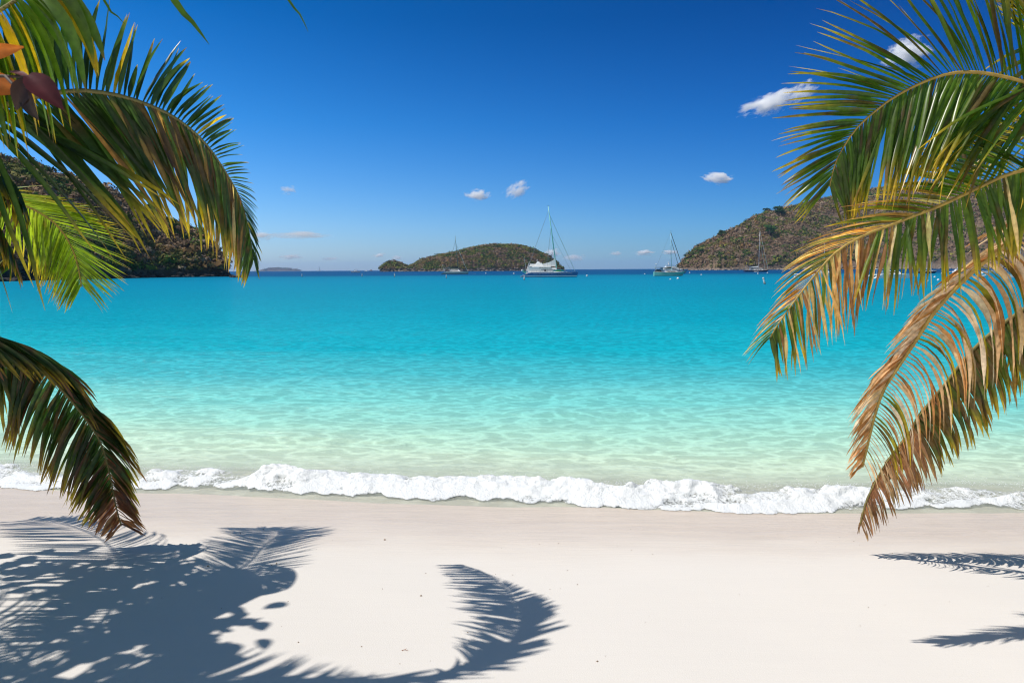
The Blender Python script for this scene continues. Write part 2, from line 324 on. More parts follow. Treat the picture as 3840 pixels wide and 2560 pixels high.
# the small breaking wave: a turbulent white ridge along the shore
def foam_material():
    m = bpy.data.materials.new('sea_foam'); m.use_nodes = True; nt = m.node_tree; N = nt.nodes; L = nt.links; b = N['Principled BSDF']
    b.inputs['Base Color'].default_value = (.80, .82, .83, 1); b.inputs['Roughness'].default_value = .45
    a = N.new('ShaderNodeAttribute'); a.attribute_name = 'Col'
    g = N.new('ShaderNodeNewGeometry'); n = N.new('ShaderNodeTexNoise'); n.inputs['Scale'].default_value = 34; n.inputs['Detail'].default_value = 6; n.inputs['Roughness'].default_value = .7
    L.new(g.outputs['Position'], n.inputs['Vector'])
    v = N.new('ShaderNodeTexVoronoi'); v.inputs['Scale'].default_value = 60; L.new(g.outputs['Position'], v.inputs['Vector'])
    bb = N.new('ShaderNodeBump'); bb.inputs['Strength'].default_value = .8; bb.inputs['Distance'].default_value = .018; L.new(n.outputs[0], bb.inputs['Height']); 
    b3 = N.new('ShaderNodeBump'); b3.inputs['Strength'].default_value = .5; b3.inputs['Distance'].default_value = .006; L.new(v.outputs[0], b3.inputs['Height']); L.new(bb.outputs[0], b3.inputs['Normal']); L.new(b3.outputs[0], b.inputs['Normal'])
    s = N.new('ShaderNodeMath'); s.operation = 'ADD'; L.new(a.outputs['Fac'], s.inputs[0]); L.new(n.outputs[0], s.inputs[1])
    r = N.new('ShaderNodeMapRange'); r.inputs[1].default_value = .76; r.inputs[2].default_value = .98; L.new(s.outputs[0], r.inputs[0])
    t = N.new('ShaderNodeBsdfTransparent'); mx = N.new('ShaderNodeMixShader'); L.new(r.outputs[0], mx.inputs[0]); L.new(t.outputs[0], mx.inputs[1]); L.new(b.outputs[0], mx.inputs[2])
    L.new(mx.outputs[0], N['Material Output'].inputs[0]); return m
fx = np.arange(-9.5, 9.5, .016); fv = np.linspace(0, 1, 64)
X, Vv = np.meshgrid(fx, fv)
front = shore(X) + .02 + .34 * (fbm(X * .9, X * 0 + 3, 4, 60) - .5) + .10 * (fbm(X * 6, X * 0 + 3, 3, 61) - .5)
wid = .60 + .30 * (fbm(X * .5, X * 0 + 8, 3, 62) - .5)
Yf = front + Vv * wid
amp = .045 + .10 * (fbm(X * 1.2, X * 0 + 5, 3, 63) - .4)
prof = np.sin(np.clip(Vv * 1.25, 0, 1) * math.pi * .5) ** 1.5 * smooth(1.0, .72, Vv)
turb = fbm(X * 7, Yf * 9, 5, 64); turb2 = 1 - np.abs(2 * fbm(X * 13, Yf * 15, 4, 65) - 1)
base = np.maximum(sand_z(X, Yf), wave_h(X, Yf) * 1.0)
thin = .80 + .45 * smooth(.35, .6, fbm(X * .55, X * 0 + 2, 3, 67)) - .25 * smooth(2.2, 4.5, X)
den = thin * smooth(0, .07, Vv - .16 * np.maximum(0, fbm(X * 7, Yf * 3, 5, 69) - .38) * 2) * smooth(1.02, .42, Vv + .22 * (fbm(X * 5, Yf * 7, 4, 71) - .5)) * (.34 + .46 * smooth(.3, .6, fbm(X * 2.5, Yf * 4, 3, 66)))
den = (den + .10 * prof) * (1 - .22 * smooth(.56, .70, fbm(X * 2.4, Yf * 6, 3, 68)))
lift = smooth(.24, .62, den)                             # the foam thins out to nothing at its lacy edge
Zf = base + .002 + .004 * lift + lift * prof * (amp * (.35 + 1.1 * turb) + .022 * turb2)
Yf2 = Yf - lift * prof * .05 * (turb - .4)
V = np.stack([X, Yf2, Zf], -1).reshape(-1, 3); i = np.arange(V.shape[0]).reshape(X.shape)
F = np.stack([i[:-1, :-1], i[:-1, 1:], i[1:, 1:], i[1:, :-1]], -1).reshape(-1, 4)
M_FOAM = foam_material()
foam = raw_mesh('foam', V, F, M_FOAM, cols=np.repeat(den.reshape(-1, 1), 3, 1))
tag(foam, 'white foam of a small wave breaking along the whole beach', kind='stuff')
# spray: droplets thrown up from the crest
def blobs(C, Rr, sides=5):
    t = np.array([(0, 0, 1), (.94, 0, -.33), (-.47, .82, -.33), (-.47, -.82, -.33)]); 
    o = np.array([(1, 0, 0), (-1, 0, 0), (0, 1, 0), (0, -1, 0), (0, 0, 1), (0, 0, -1)], float)
    f = np.array([(0, 2, 4), (2, 1, 4), (1, 3, 4), (3, 0, 4), (2, 0, 5), (1, 2, 5), (3, 1, 5), (0, 3, 5)])
    V = (C[:, None, :] + o[None] * Rr[:, None, None]).reshape(-1, 3); F = (f[None] + (np.arange(len(C)) * 6)[:, None, None]).reshape(-1, 3)
    return V, F
n = 7000; bx = rng.uniform(-8, 8, n); bv = rng.beta(6, 3, n)
by = shore(bx) + .02 + bv * .62 + .25 * (fbm(bx * .9, bx * 0 + 3, 4, 60) - .5)
bz = .05 + np.maximum(sand_z(bx, by), 0) + np.sin(bv * math.pi) * (.07 + .09 * rng.exponential(.6, n) * vnoise(bx * 3, bx * 0, 70))
V, F = blobs(np.stack([bx, by, bz], 1), rng.uniform(.001, .0042, n))
spray = raw_mesh('spray', V, F, mat('spray_water', (.85, .88, .9), .2), cols=None)
tag(spray, 'fine white spray over the breaking wave', kind='stuff')

# ------------------------------------------------------------ hills and islands
def scrub_cloud(Pc, size, colr, nf, flat=.8, jit=.5, fs=1.0):
    """leafy tufts: nf small faces on an uneven ball round each point"""
    n = len(Pc); d = rng.normal(size=(n, nf, 3)); d /= np.linalg.norm(d, axis=2, keepdims=True); d[..., 2] = np.abs(d[..., 2]) * .9 + .05 * rng.normal(size=(n, nf))
    rad = rng.uniform(.35, 1.2, (n, nf, 1)); c = Pc[:, None, :] + d * rad * size[:, None, None] * np.array([1, 1, flat])
    u = rng.normal(size=(n, nf, 3)); u /= np.linalg.norm(u, axis=2, keepdims=True); w = np.cross(u, d + .35 * rng.normal(size=d.shape)); w /= np.linalg.norm(w, axis=2, keepdims=True) + 1e-6
    u = np.cross(w, d); s = size[:, None, None] * fs * rng.uniform(.16, .38, (n, nf, 1))
    V = np.stack([c - u * s - w * s * .6, c + u * s - w * s * .5, c + w * s], 2).reshape(-1, 3)
    F = np.arange(len(V)).reshape(-1, 3)
    cc = colr[:, None, None, :] * rng.uniform(1 - jit, 1 + jit, (n, nf, 1, 1)) * np.ones((1, 1, 3, 1))
    return V, F, cc.reshape(-1, 3)
def pick_cols(n, pal, wts, patch=None, field=None):
    k = rng.choice(len(pal), n, p=np.array(wts) / sum(wts))
    if field is not None:
        q = np.cumsum(wts) / sum(wts); k2 = np.searchsorted(q, np.clip((field - .5) * 2.6 + .5 + rng.normal(0, .07, n), 0, .999)); k = np.where(rng.random(n) < .8, k2, k); c = np.array(pal)[k]
    if patch is not None:
        m = rng.random(n) < patch; g = np.array([(.06, .115, .015), (.12, .15, .02), (.18, .17, .025), (.035, .075, .015)])[rng.integers(0, 4, n)]; c = np.where(m[:, None], g, c)
    return c * rng.uniform(.8, 1.2, (n, 1))
def hill(name, ridge, ds, dr, label, nveg, vs, nf, pal, wts, greenf, rough=2.0, na=160, nw=60, cliff=0.0, rockcol=(.10, .085, .075), shape=.75, seed=1, veg_h=.8):
    """ridge: (px, py) skyline; ds, dr: tables of the distance of shore and ridge. A real height field, its back slope included"""
    px = np.linspace(ridge[0][0], ridge[-1][0], na); py = lerp_tab(ridge, px)
    D0 = lerp_tab(ds, px); D1 = lerp_tab(dr, px)
    zr = np.array([P(a, b, c).z for a, b, c in zip(px, py, D1)]); zr = np.maximum(zr - vs * veg_h * np.minimum(1, zr / (vs * 4)), .3)
    ax = np.array([(ray(a, 1015).x / ray(a, 1015).y) for a in px])
    w = np.linspace(0, 2, nw)
    def surf(ai, ww):                    # ai index (float) along the ridge, ww across
        A = np.interp(ai, np.arange(na), ax); a0 = np.interp(ai, np.arange(na), D0); a1 = np.interp(ai, np.arange(na), D1); z = np.interp(ai, np.arange(na), zr)
        y = a0 + (a1 - a0) * ww; x = A * y
        f = np.where(ww < 1, np.sin(np.clip(ww, 0, 1) * math.pi / 2) ** shape, np.cos(np.clip(ww - 1, 0, 1) * math.pi / 2) ** 1.0)
        if cliff: f = np.maximum(f, smooth(0, .05, ww) * smooth(2, 1.7, ww) * cliff * np.minimum(1, 6 / np.maximum(z, 1)))
        nz = (fbm(x / (rough * 9), y / (rough * 9), 4, seed) - .5) * rough * 2 + (fbm(x / (rough * 2), y / (rough * 2), 3, seed + 5) - .5) * rough * .6
        zz = z * f + nz * smooth(0, .15, ww) * smooth(2, 1.8, ww) * np.minimum(1, z / (rough * 4)) - .6 * (1 - smooth(0, .03, ww))
        return x, y, zz
    AI, WW = np.meshgrid(np.arange(na), w); x, y, z = surf(AI.astype(float), WW)
    V = np.stack([x, y, z], -1).reshape(-1, 3); i = np.arange(V.shape[0]).reshape(x.shape)
    F = np.stack([i[:-1, :-1], i[:-1, 1:], i[1:, 1:], i[1:, :-1]], -1).reshape(-1, 4)
    g = fbm(V[:, 0] / 30, V[:, 1] / 30, 4, 77)
    base = np.array((.15, .105, .07))[None] * (.7 + .6 * g[:, None]); rk = np.array(rockcol)[None] * (.6 + .8 * g[:, None])
    t = smooth(.8, 3.2, V[:, 2] + 1.5 * (g - .5))[:, None] if cliff else smooth(.5, 1.6, V[:, 2])[:, None]
    o = raw_mesh(name, V, F, M_HILL, cols=rk * (1 - t) + base * t); tag(o, label, kind='structure')
    ai = rng.uniform(0, na - 1, nveg * 2); ww = rng.uniform(.02, 1.12, nveg * 2) ** 1.0
    x, y, z = surf(ai, ww); k = (z > (2.2 if cliff else .9) + rng.random(len(z)) * 1.5) & (rng.random(len(z)) < np.clip(np.interp(ai, np.arange(na), zr) / zr.max() * 1.6 + .25, 0, 1))
    x, y, z = x[k][:nveg], y[k][:nveg], z[k][:nveg]
    size = vs * (.5 + rng.gamma(2.0, .25, len(x))); Pc = np.stack([x, y, z + size * .1], 1)
    patch = np.clip((fbm(x / 22, y / 22, 3, 88 + seed) - .42) * 4, .04, .95) * greenf
    c = pick_cols(len(x), pal, wts, patch, fbm(x / (vs * 7), y / (vs * 7), 2, 95 + seed))
    Vs, Fs, Cs = scrub_cloud(Pc, size, c, nf, fs=.72 if nf > 50 else 1.0, jit=.28)
    s = raw_mesh('scrub', Vs, Fs, M_SCRUB, cols=Cs, smoothf=False)
    return o, s, surf
DRYPAL = [(.22, .145, .085), (.17, .11, .068), (.27, .20, .14), (.22, .13, .05), (.14, .13, .035)]
o, s, surfL = hill('hill', [(-900, 450), (-500, 500), (-200, 545), (0, 592), (120, 622), (239, 655), (335, 677), (406, 706), (516, 753), (574, 782), (640, 812), (693, 835), (765, 868), (813, 921), (842, 962), (856, 1004), (868, 1032)],
     [(-900, 110), (0, 175), (300, 212), (600, 262), (868, 288)], [(-900, 330), (0, 330), (300, 330), (600, 335), (800, 315), (868, 296)],
     'steep dry headland covered in brown and green scrub', 11000, 1.7, 60, DRYPAL, [3, 4, 2, 3, 2], .75, 1.8, 200, 70, cliff=.5, rockcol=(.035, .032, .032), shape=.8, seed=3, veg_h=1.3)
tag(s, 'brown and olive scrub covering the left headland', kind='stuff')
o, s, surfM = hill('island', [(1426, 1008), (1445, 986), (1475, 978), (1502, 985), (1530, 1002), (1546, 994), (1580, 975), (1640, 958), (1700, 948), (1760, 930), (1800, 922), (1840, 917), (1900, 917), (1950, 921), (1985, 930), (2020, 944), (2060, 962), (2085, 980), (2100, 998), (2118, 1011)],
     [(1426, 1150), (1700, 1120), (2118, 1180)], [(1426, 1162), (1530, 1190), (1880, 1290), (2118, 1200)],
     'low scrubby island in the middle of the bay mouth', 9500, 2.3, 18, DRYPAL, [3, 3, 1, 2, 3], .9, 2.0, 170, 50, cliff=.9, rockcol=(.17, .135, .115), shape=.7, seed=11, veg_h=.5)
tag(s, 'brown and green scrub covering the middle island', kind='stuff')
o, s, surfR = hill('mountain', [(2541, 1008), (2552, 985), (2575, 955), (2620, 925), (2680, 893), (2760, 855), (2820, 822), (2860, 806), (2920, 793), (3000, 768), (3100, 748), (3200, 728), (3300, 712), (3400, 697), (3500, 690), (3700, 690), (3840, 700), (4300, 740), (4900, 800)],
     [(2541, 950), (2700, 900), (3200, 900), (3840, 820), (4900, 700)], [(2541, 965), (2620, 1020), (2900, 1120), (3500, 1300), (4900, 1100)],
     'broad dry hillside with scattered green trees rising behind the moored boats', 30000, 2.6, 15, DRYPAL, [3, 4, 3, 3, 2], .75, 4.0, 260, 80, cliff=.5, rockcol=(.20, .16, .13), shape=.8, seed=21, veg_h=.15)
tag(s, 'brown and green scrub covering the right hillside', kind='stuff')
o, s, surfF = hill('far_island', [(962, 1018), (985, 1012), (1010, 1004), (1040, 1002), (1080, 1006), (1120, 1012), (1132, 1017)], [(962, 9000), (1132, 9000)], [(962, 9300), (1132, 9300)],
     'low bluish island far off near the horizon', 300, 14, 8, DRYPAL, [1, 1, 1, 1, 3], .5, 9, 60, 20, seed=31)
tag(s, 'trees covering the far bluish island', kind='stuff')
o, s, surfI = hill('rock_islet', [(1386, 1015), (1389, 1010), (1392, 1008.6), (1396, 1013), (1398, 1015)], [(1386, 3500), (1398, 3500)], [(1386, 3510), (1398, 3510)],
     'small pointed rock islet on the horizon left of the middle island', 4, 3, 6, DRYPAL, [1, 1, 1, 1, 1], .0, 1, 20, 14, seed=41)
bpy.data.objects.remove(s)

def rock_heap(C, S, colr, name, label):
    ico = bpy.data.meshes.new('t'); import bmesh
    bm = bmesh.new(); bmesh.ops.create_icosphere(bm, subdivisions=2, radius=1); b = np.array([v.co[:] for v in bm.verts]); f = np.array([[v.index for v in q.verts] for q in bm.faces]); bm.free(); bpy.data.meshes.remove(ico)
    Vs = []; Fs = []; Cs = []
    for k in range(len(C)):
        q = rng.normal(size=(6, 3)); q /= np.linalg.norm(q, axis=1, keepdims=True); v = b.copy()
        for a in q:                       # flat fracture faces
            dd_ = v @ a; h = rng.uniform(.45, .8); v = v - np.outer(np.maximum(dd_ - h, 0), a)
        v = v * S[k] * np.array([rng.uniform(.9, 1.5), rng.uniform(.8, 1.2), rng.uniform(.5, .9)]) + C[k]
        Fs.append(f + len(b) * k); Vs.append(v); Cs.append(np.repeat(np.array(colr)[None] * rng.uniform(.6, 1.5), len(b), 0))
    o = raw_mesh(name, np.vstack(Vs), np.vstack(Fs), M_ROCK, cols=np.vstack(Cs), smoothf=False); tag(o, label, kind='stuff')
# rocks along the left headland, with the low spit at its tip
ai = rng.uniform(60, 199, 420); x, y, z = surfL(ai, rng.uniform(-.03, .035, 420))
C = np.stack([x, y, np.maximum(z, 0) * .6 + .1], 1); S = rng.uniform(.4, 1.5, 420)
tp = np.array([G(a, b)[:] for a, b in zip(rng.uniform(862, 905, 60), rng.uniform(1036, 1041, 60))]); tp[:, 2] = .1
C = np.vstack([C, tp]); S = np.concatenate([S, rng.uniform(.3, 1.0, 60) * np.linspace(1, .6, 60)])
rock_heap(C, S, (.045, .040, .040), 'shore_rocks', 'dark rocks along the foot of the left headland')
ai = rng.uniform(0, 169, 300); x, y, z = surfM(ai, rng.uniform(-.02, .05, 300))
rock_heap(np.stack([x, y, np.maximum(z, 0) * .7 + .2], 1), rng.uniform(.8, 3.0, 300), (.20, .165, .14), 'shore_rocks', 'pale brown rocks at the foot of the middle island')
ai = rng.uniform(0, 200, 380); x, y, z = surfR(ai, rng.uniform(-.01, .012, 380))
rock_heap(np.stack([x, y, np.maximum(z, 0) * .7 + .2], 1), rng.uniform(.7, 2.4, 380), (.24, .20, .165), 'shore_rocks', 'pale brown rocks at the foot of the right hillside')

# single trees that stand out from the scrub
M_TRUNK = mat('tree_bark', (.16, .12, .09), .9)
def tree(surf, na, px0, px1, px, w, h, colr, label, cat='tree'):
    ai = (px - px0) / (px1 - px0) * (na - 1); x, y, z = [float(v) for v in surf(np.array([ai]), np.array([w]))] if False else [float(v[0]) for v in surf(np.array([float(ai)]), np.array([float(w)]))]
    r = empty('tree', (x, y, z - .3)); tag(r, label, cat, 'trees standing out from the scrub')
    m = MB(); m.tube([(0, 0, 0), (.15, 0, h * .3), (.05, .1, h * .6)], [h * .04, h * .03, h * .015], 6)
    for k in range(4):
        a = k * 1.6; m.tube([(.1, 0, h * .28), (math.cos(a) * h * .25, math.sin(a) * h * .25, h * .55)], [h * .02, h * .008], 5)
    m.build('trunk', M_TRUNK, r)
    c = rng.normal(size=(11, 3)) * np.array([.3, .3, .16]) * h + np.array([0, 0, h * .62]); sz = rng.uniform(.15, .30, 11) * h
    V, F, Cc = scrub_cloud(c, sz, np.repeat(np.array([colr]), 11, 0) * rng.uniform(.7, 1.35, (11, 1)), 70, .8, .35)
    raw_mesh('crown', V, F, M_SCRUB, cols=Cc, parent=r, smoothf=False)
for a in [(2868, .99, 11, (.015, .05, .02), 'dark tree poking above the ridge line of the right hillside'),
          (2912, .62, 17, (.02, .055, .015), 'largest dark green tree in the middle of the right hillside'),
          (2880, .30, 16, (.035, .085, .015), 'bright green tree above the mast of the dark blue yacht'),
          (2625, .45, 7.5, (.03, .075, .015), 'small dark green tree on the steep left end of the right hillside'),
          (3215, .50, 13, (.03, .07, .015), 'green tree below the tip of the big green palm frond on the right hillside'),
          (2700, .70, 12, (.05, .085, .02), 'olive green tree high on the left slope of the right hillside')]:
    tree(surfR, 260, 2541, 4900, a[0], a[1], a[2], a[3], a[4])
for a in [(640, .45, 6.5, (.13, .15, .02), 'yellow green tree in the middle of the left headland slope'),
          (470, .30, 6, (.12, .12, .02), 'olive yellow tree low on the left headland beside the bright frond'),
          (765, .75, 5.5, (.07, .11, .02), 'green tree on the right shoulder of the left headland'),
          (575, .98, 5.5, (.04, .08, .02), 'dark green tree on the skyline of the left headland')]:
    tree(surfL, 200, -900, 868, a[0], a[1], a[2], a[3], a[4])
# ------------------------------------------------------------ palms
GREEN = [(.045, .095, .006), (.07, .13, .006), (.095, .15, .008)]
def catmull(pts, n):
    pts = [Vector(p) for p in pts]; q = [pts[0] * 2 - pts[1]] + pts + [pts[-1] * 2 - pts[-2]]; out = []
    L = [0]
    for i in range(len(pts) - 1): L.append(L[-1] + (pts[i + 1] - pts[i]).length)
    for k in range(n):
        s = L[-1] * k / (n - 1); i = min(max(np.searchsorted(L, s, 'right') - 1, 0), len(pts) - 2); t = (s - L[i]) / max(L[i + 1] - L[i], 1e-6)
        a, b, c, d = q[i], q[i + 1], q[i + 2], q[i + 3]
        out.append(.5 * ((2 * b) + (c - a) * t + (2 * a - 5 * b + 4 * c - d) * t * t + (3 * b - a - 3 * c + d) * t ** 3))
    return out, L[-1]
def key(tab, t):
    if isinstance(tab, (int, float)): return tab
    if isinstance(tab[0], (int, float)): return Vector(tab)
    if isinstance(tab[0][1], (int, float)): return float(np.interp(t, [a for a, _ in tab], [b for _, b in tab]))
    return Vector([float(np.interp(t, [a for a, _ in tab], [b[k] for _, b in tab])) for k in range(3)])
def by_index(pts, sides):
    """tables keyed by the number of a control point become tables keyed by the length along the rachis"""
    L = [0]
    for a, b in zip(pts[:-1], pts[1:]): L.append(L[-1] + (Vector(b) - Vector(a)).length)
    f = lambda i: float(np.interp(i, range(len(pts)), [v / L[-1] for v in L]))
    out = []
    for s in sides:
        d = dict(s)
        for k, v in s.items():
            if k == 't': d[k] = (f(v[0]), f(v[1]))
            elif isinstance(v, list): d[k] = [(f(a), b) for a, b in v]
        out.append(d)
    return out
def frond(parent, pts, sides, seed, step=.034, width=.021, pal='green', rib=(.016, .004), ribmat=None, label=None, extra=(), nseg=9, leafmat=None, ix=False, dryc_=None):
    rs = np.random.default_rng(seed); C, L = catmull(pts, 140)
    if ix: sides = by_index(pts, sides)
    greens = pal if isinstance(pal, list) else GREEN; V = []; F = []; K = []
    def leaflet(p0, d0, ref, ln, droop, w0, dry, curl, twist, tipy, dead_from):
        nonlocal V, F, K
        d = d0.normalized(); p = Vector(p0); b = len(V); st = ln / nseg; g0 = np.array(greens[rs.integers(0, 3)]) * rs.uniform(.7, 1.3)
        dryc = np.array((dryc_ or [(.58, .37, .15), (.66, .48, .23), (.44, .23, .08), (.68, .54, .32), (.28, .13, .05)])[rs.integers(0, 5)]) * rs.uniform(.8, 1.15)
        yel = np.array((.50, .34, .02)) * rs.uniform(.7, 1.2); brn = np.array((.13, .06, .025)); ph = rs.uniform(0, 10)
        for k in range(nseg + 1):
            s = k / nseg
            wv = (ref - d * ref.dot(d)); wv = wv.normalized() if wv.length > 1e-4 else Vector((1, 0, 0)); nn = d.cross(wv)
            a = twist + s * curl * 1.2; wr = wv * math.cos(a) + nn * math.sin(a); nr = d.cross(wr)
            ww = w0 * (min(1, .35 + s * 3.2)) * (1 - s ** 2.2) ** .8 + .0006
            if dry > .5: ww *= .8 + .35 * math.sin(s * 9 + ph)
            V += [p - wr * ww + nr * ww * .45, p, p + wr * ww + nr * ww * .45]
            if dry > .5: c = dryc * (.85 + .3 * vnoise(s * 6 + ph, ph, 3))
            else:
                c = g0 * (1 - .0 * s); ty = smooth(tipy, 1.0, s); c = c * (1 - ty) + yel * ty
                if vnoise(s * 5 + ph, ph * 3.1, 5) > 1 - dry * 1.2: c = c * .3 + brn * .7
                if s > dead_from: c = brn * 1.6
            mid = c * 1.15 + .012
            K += [c, mid, c]
            if k < nseg:
                i = b + k * 3; F += [(i, i + 1, i + 4, i + 3), (i + 1, i + 2, i + 5, i + 4)]
            p = p + d * st
            d = (d + Vector((0, 0, -1)) * droop * st * (1.2 + 1.2 * s) + Vector(rs.normal(0, .03, 3))).normalized()
    for sd_ in sides:
        t0, t1 = sd_.get('t', (0, 1)); n = int(L * (t1 - t0) / sd_.get('step', step))
        for k in range(n):
            t = t0 + (t1 - t0) * (k + rs.uniform(-.2, .2)) / n; t = min(max(t, 0), 1)
            if rs.random() < sd_.get('miss', .03): continue
            f = t * 139; i = int(min(f, 138)); p = C[i].lerp(C[i + 1], f - i); tg = (C[min(i + 2, 139)] - C[max(i - 1, 0)]).normalized()
            v = key(sd_['vec'], t); v = (v - tg * v.dot(tg)).normalized()
            fw = key(sd_.get('fwd', .6), t); j = sd_.get('jit', .06)
            d = tg * fw + v + Vector(rs.normal(0, j, 3))
            ln = key(sd_['len'], t) * rs.uniform(.88, 1.06) * (rs.uniform(.5, 1) if rs.random() < .06 else 1)
            dr = key(sd_.get('dry', .12), t)
            isdry = .9 if rs.random() < key(sd_.get('dead', 0.0), t) else dr
            leaflet(p, d, tg, ln, key(sd_.get('droop', 1.0), t), width * rs.uniform(.8, 1.15) * key(sd_.get('w', 1.0), t), isdry, rs.normal(0, sd_.get('curl', .35)), sd_.get('tw', .5) + rs.normal(0, .25), sd_.get('tipy', .6) + rs.normal(0, .08), rs.uniform(.93, 1.2))
    for (e, ln) in extra:                # single leaflets with their own course
        q, Lq = catmull(e, nseg + 1); b = len(V); g0 = np.array(GREEN[1])
        for k, p in enumerate(q):
            d = (q[min(k + 1, nseg)] - q[max(k - 1, 0)]).normalized(); wr = d.cross(Vector((0, 1, 0))).normalized(); nr = d.cross(wr); s = k / nseg
            ww = width * ln * (1 - s ** 2) ** .9 + .0006; V += [p - wr * ww + nr * ww * .4, p, p + wr * ww + nr * ww * .4]; K += [g0, g0 * 1.2, g0]
            if k < nseg: i = b + k * 3; F += [(i, i + 1, i + 4, i + 3), (i + 1, i + 2, i + 5, i + 4)]
    o = raw_mesh('frond', np.array([v[:] for v in V]), np.array(F), leafmat or M_LEAF, parent=parent, cols=np.array(K))
    if label: o['label'] = label
    m = MB(); m.tube(C[::3] + [C[-1]], [float(r) for r in np.linspace(rib[0], rib[1], len(C[::3]) + 1)], 7)
    m.build('midrib', ribmat or M_RIB, o, sm=True)
    return o
def trunk(parent, pts, r0, r1):
    C, L = catmull(pts, 60); m = MB(); rr = []
    for k in range(60):
        s = k / 59; rr.append((r0 + (r1 - r0) * s ** .6) * (1 + .05 * math.sin(s * L * 60)))
    m.tube(C, rr, 18); return m.build('trunk', M_BARK, parent, sm=True)
def simple_frond(parent, base, az, elev, length, seed, sag=1.0, **kw):
    """a whole arching frond from the crown in direction az (degrees, 0 = +X, 90 = +Y)"""
    pts = []; p = Vector(base); e = R(elev)
    for k in range(9):
        pts.append(p.copy()); p = p + Vector((math.cos(R(az)) * math.cos(e), math.sin(R(az)) * math.cos(e), math.sin(e))) * length / 8; e -= R(11 * sag + k * 1.6 * sag)
    sdv = Vector((-math.sin(R(az)), math.cos(R(az)), 0))
    LN = [(0, .25), (.15, .5), (.4, .8), (.7, .7), (1, .28)]
    return frond(parent, pts, [dict(vec=tuple(sdv + Vector((0, 0, .25))), len=LN, fwd=.6, droop=1.5, t=(.12, 1)), dict(vec=tuple(-sdv + Vector((0, 0, .25))), len=LN, fwd=.6, droop=1.5, t=(.12, 1))], seed, step=.05, **kw)
def PP(l): return [P(*a) for a in l]

# ---- left palm
BRIGHT = [(.20, .27, .012), (.25, .31, .015), (.16, .24, .012)]
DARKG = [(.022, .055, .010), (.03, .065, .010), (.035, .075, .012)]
LB = Vector((-3.75, 2.95, 2.50))
pl = empty('palm_tree', (-4.6, 2.3, .45)); tag(pl, 'green coconut palm leaning in at the left, its lowest frond touching the sand', 'palm tree')
off = pl.location
def rel(o):                              # shapes were laid out in scene coordinates: bring them under the palm's own base
    o.matrix_parent_inverse = Matrix.Translation(-off)
    return o
rel(trunk(pl, [(-4.6, 2.3, .2), (-4.55, 2.35, 1.0), (-4.25, 2.6, 1.9), (-3.8, 2.92, 2.5)], .15, .09))
# the big arching frond; control points: 0 crown, 1, 2 (-160) 3 (40) 4 (247) 5 (343) 6 (446) 7 (558) 8 (661) 9 (765) 10 (845) 11 (901) 12 (932) 13 tip
rel(frond(pl, [LB, Vector((-3.1, 2.95, 2.90))] + PP([(-160, 470, 2.95), (40, 385, 3.0), (247, 343, 3.1), (343, 343, 3.18), (446, 359, 3.28), (558, 395, 3.42), (661, 446, 3.58), (765, 534, 3.78), (845, 646, 4.02), (901, 749, 4.25), (932, 861, 4.45), (950, 975, 4.6)]),
      [dict(vec=[(0, (0, .2, 1)), (7, (.05, .15, 1)), (9, (.25, .25, .9)), (10, (.8, .3, .5)), (11, (.4, .3, -.4)), (13, (.2, .2, -1))], fwd=[(0, .25), (5, .30), (8, .55), (10, .45), (11, 1.4), (13, 1.6)], len=[(0, .3), (3, .46), (5, .44), (6, .41), (7, .39), (8, .34), (9, .25), (10, .13), (11, .16), (12, .18), (13, .16)], droop=[(0, .1), (9, .15), (10.5, 1.2), (13, 2)], t=(1, 13), dry=.04, w=[(0, 1.45), (8, 1.25), (11, .6), (13, .5)], tw=.7, tipy=.9, step=.024, jit=.05),
       dict(vec=[(0, (0, -.3, -1)), (8, (0, -.15, -1)), (13, (-.3, -.1, -.8))], fwd=[(0, .1), (3, .25), (5, .5), (7, .55), (8, .75), (10, .75), (11, .8), (13, 1.2)], len=[(0, .6), (1.5, .85), (3, .82), (4, .74), (6, .66), (8, .62), (9, .58), (10, .52), (11, .46), (12, .32), (13, .20)], droop=[(0, .15), (6, .30), (9, .5), (13, 1.2)], t=(.2, 13), dry=[(0, .05), (5, .10), (7, .42), (10, .36), (13, .15)], dead=[(0, 0), (6, .02), (7, .10), (10, .14), (12, .08), (13, .02)], w=[(0, 1.0), (9, .9), (13, .6)], tipy=[0, 0][0] or .68, curl=.5, step=.018)],
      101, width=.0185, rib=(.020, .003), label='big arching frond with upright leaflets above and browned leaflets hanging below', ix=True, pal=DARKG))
# the bright fan-shaped frond hanging behind: 0 crown 1 2 (-120) 3 (62) 4 (191) 5 (258) 6 (287) 7 tip
rel(frond(pl, [LB + Vector((-.1, .2, 0)), Vector((-3.7, 3.9, 2.75))] + PP([(-120, 715, 4.5), (62, 758, 4.95), (191, 825, 5.2), (258, 906, 5.32), (290, 990, 5.38), (306, 1075, 5.42)]),
      [dict(vec=[(0, (-.3, 0, -1)), (4, (-.7, -.1, -.7)), (7, (-.9, 0, -.4))], fwd=[(0, .6), (4, .75), (6, 1.3), (7, 1.6)], len=[(0, .4), (2, .58), (4, .56), (5, .50), (6, .40), (7, .26)], droop=.12, t=(.6, 7), dry=.02, w=.62, tipy=.62, step=.0165, jit=.03, miss=.01),
       dict(vec=[(0, (1, .1, -.1)), (7, (.9, .1, 0))], fwd=[(0, .7), (4, .85), (6, 1.2), (7, 1.6)], len=[(0, .4), (2, .55), (4, .54), (5, .48), (6, .38), (7, .26)], droop=.12, t=(.6, 7), dry=.02, w=.62, tipy=.7, step=.0165, jit=.03, miss=.01)],
      102, width=.018, label='bright yellow green frond tip fanning out over the sea', ix=True, pal=BRIGHT, ribmat=M_RIBD))
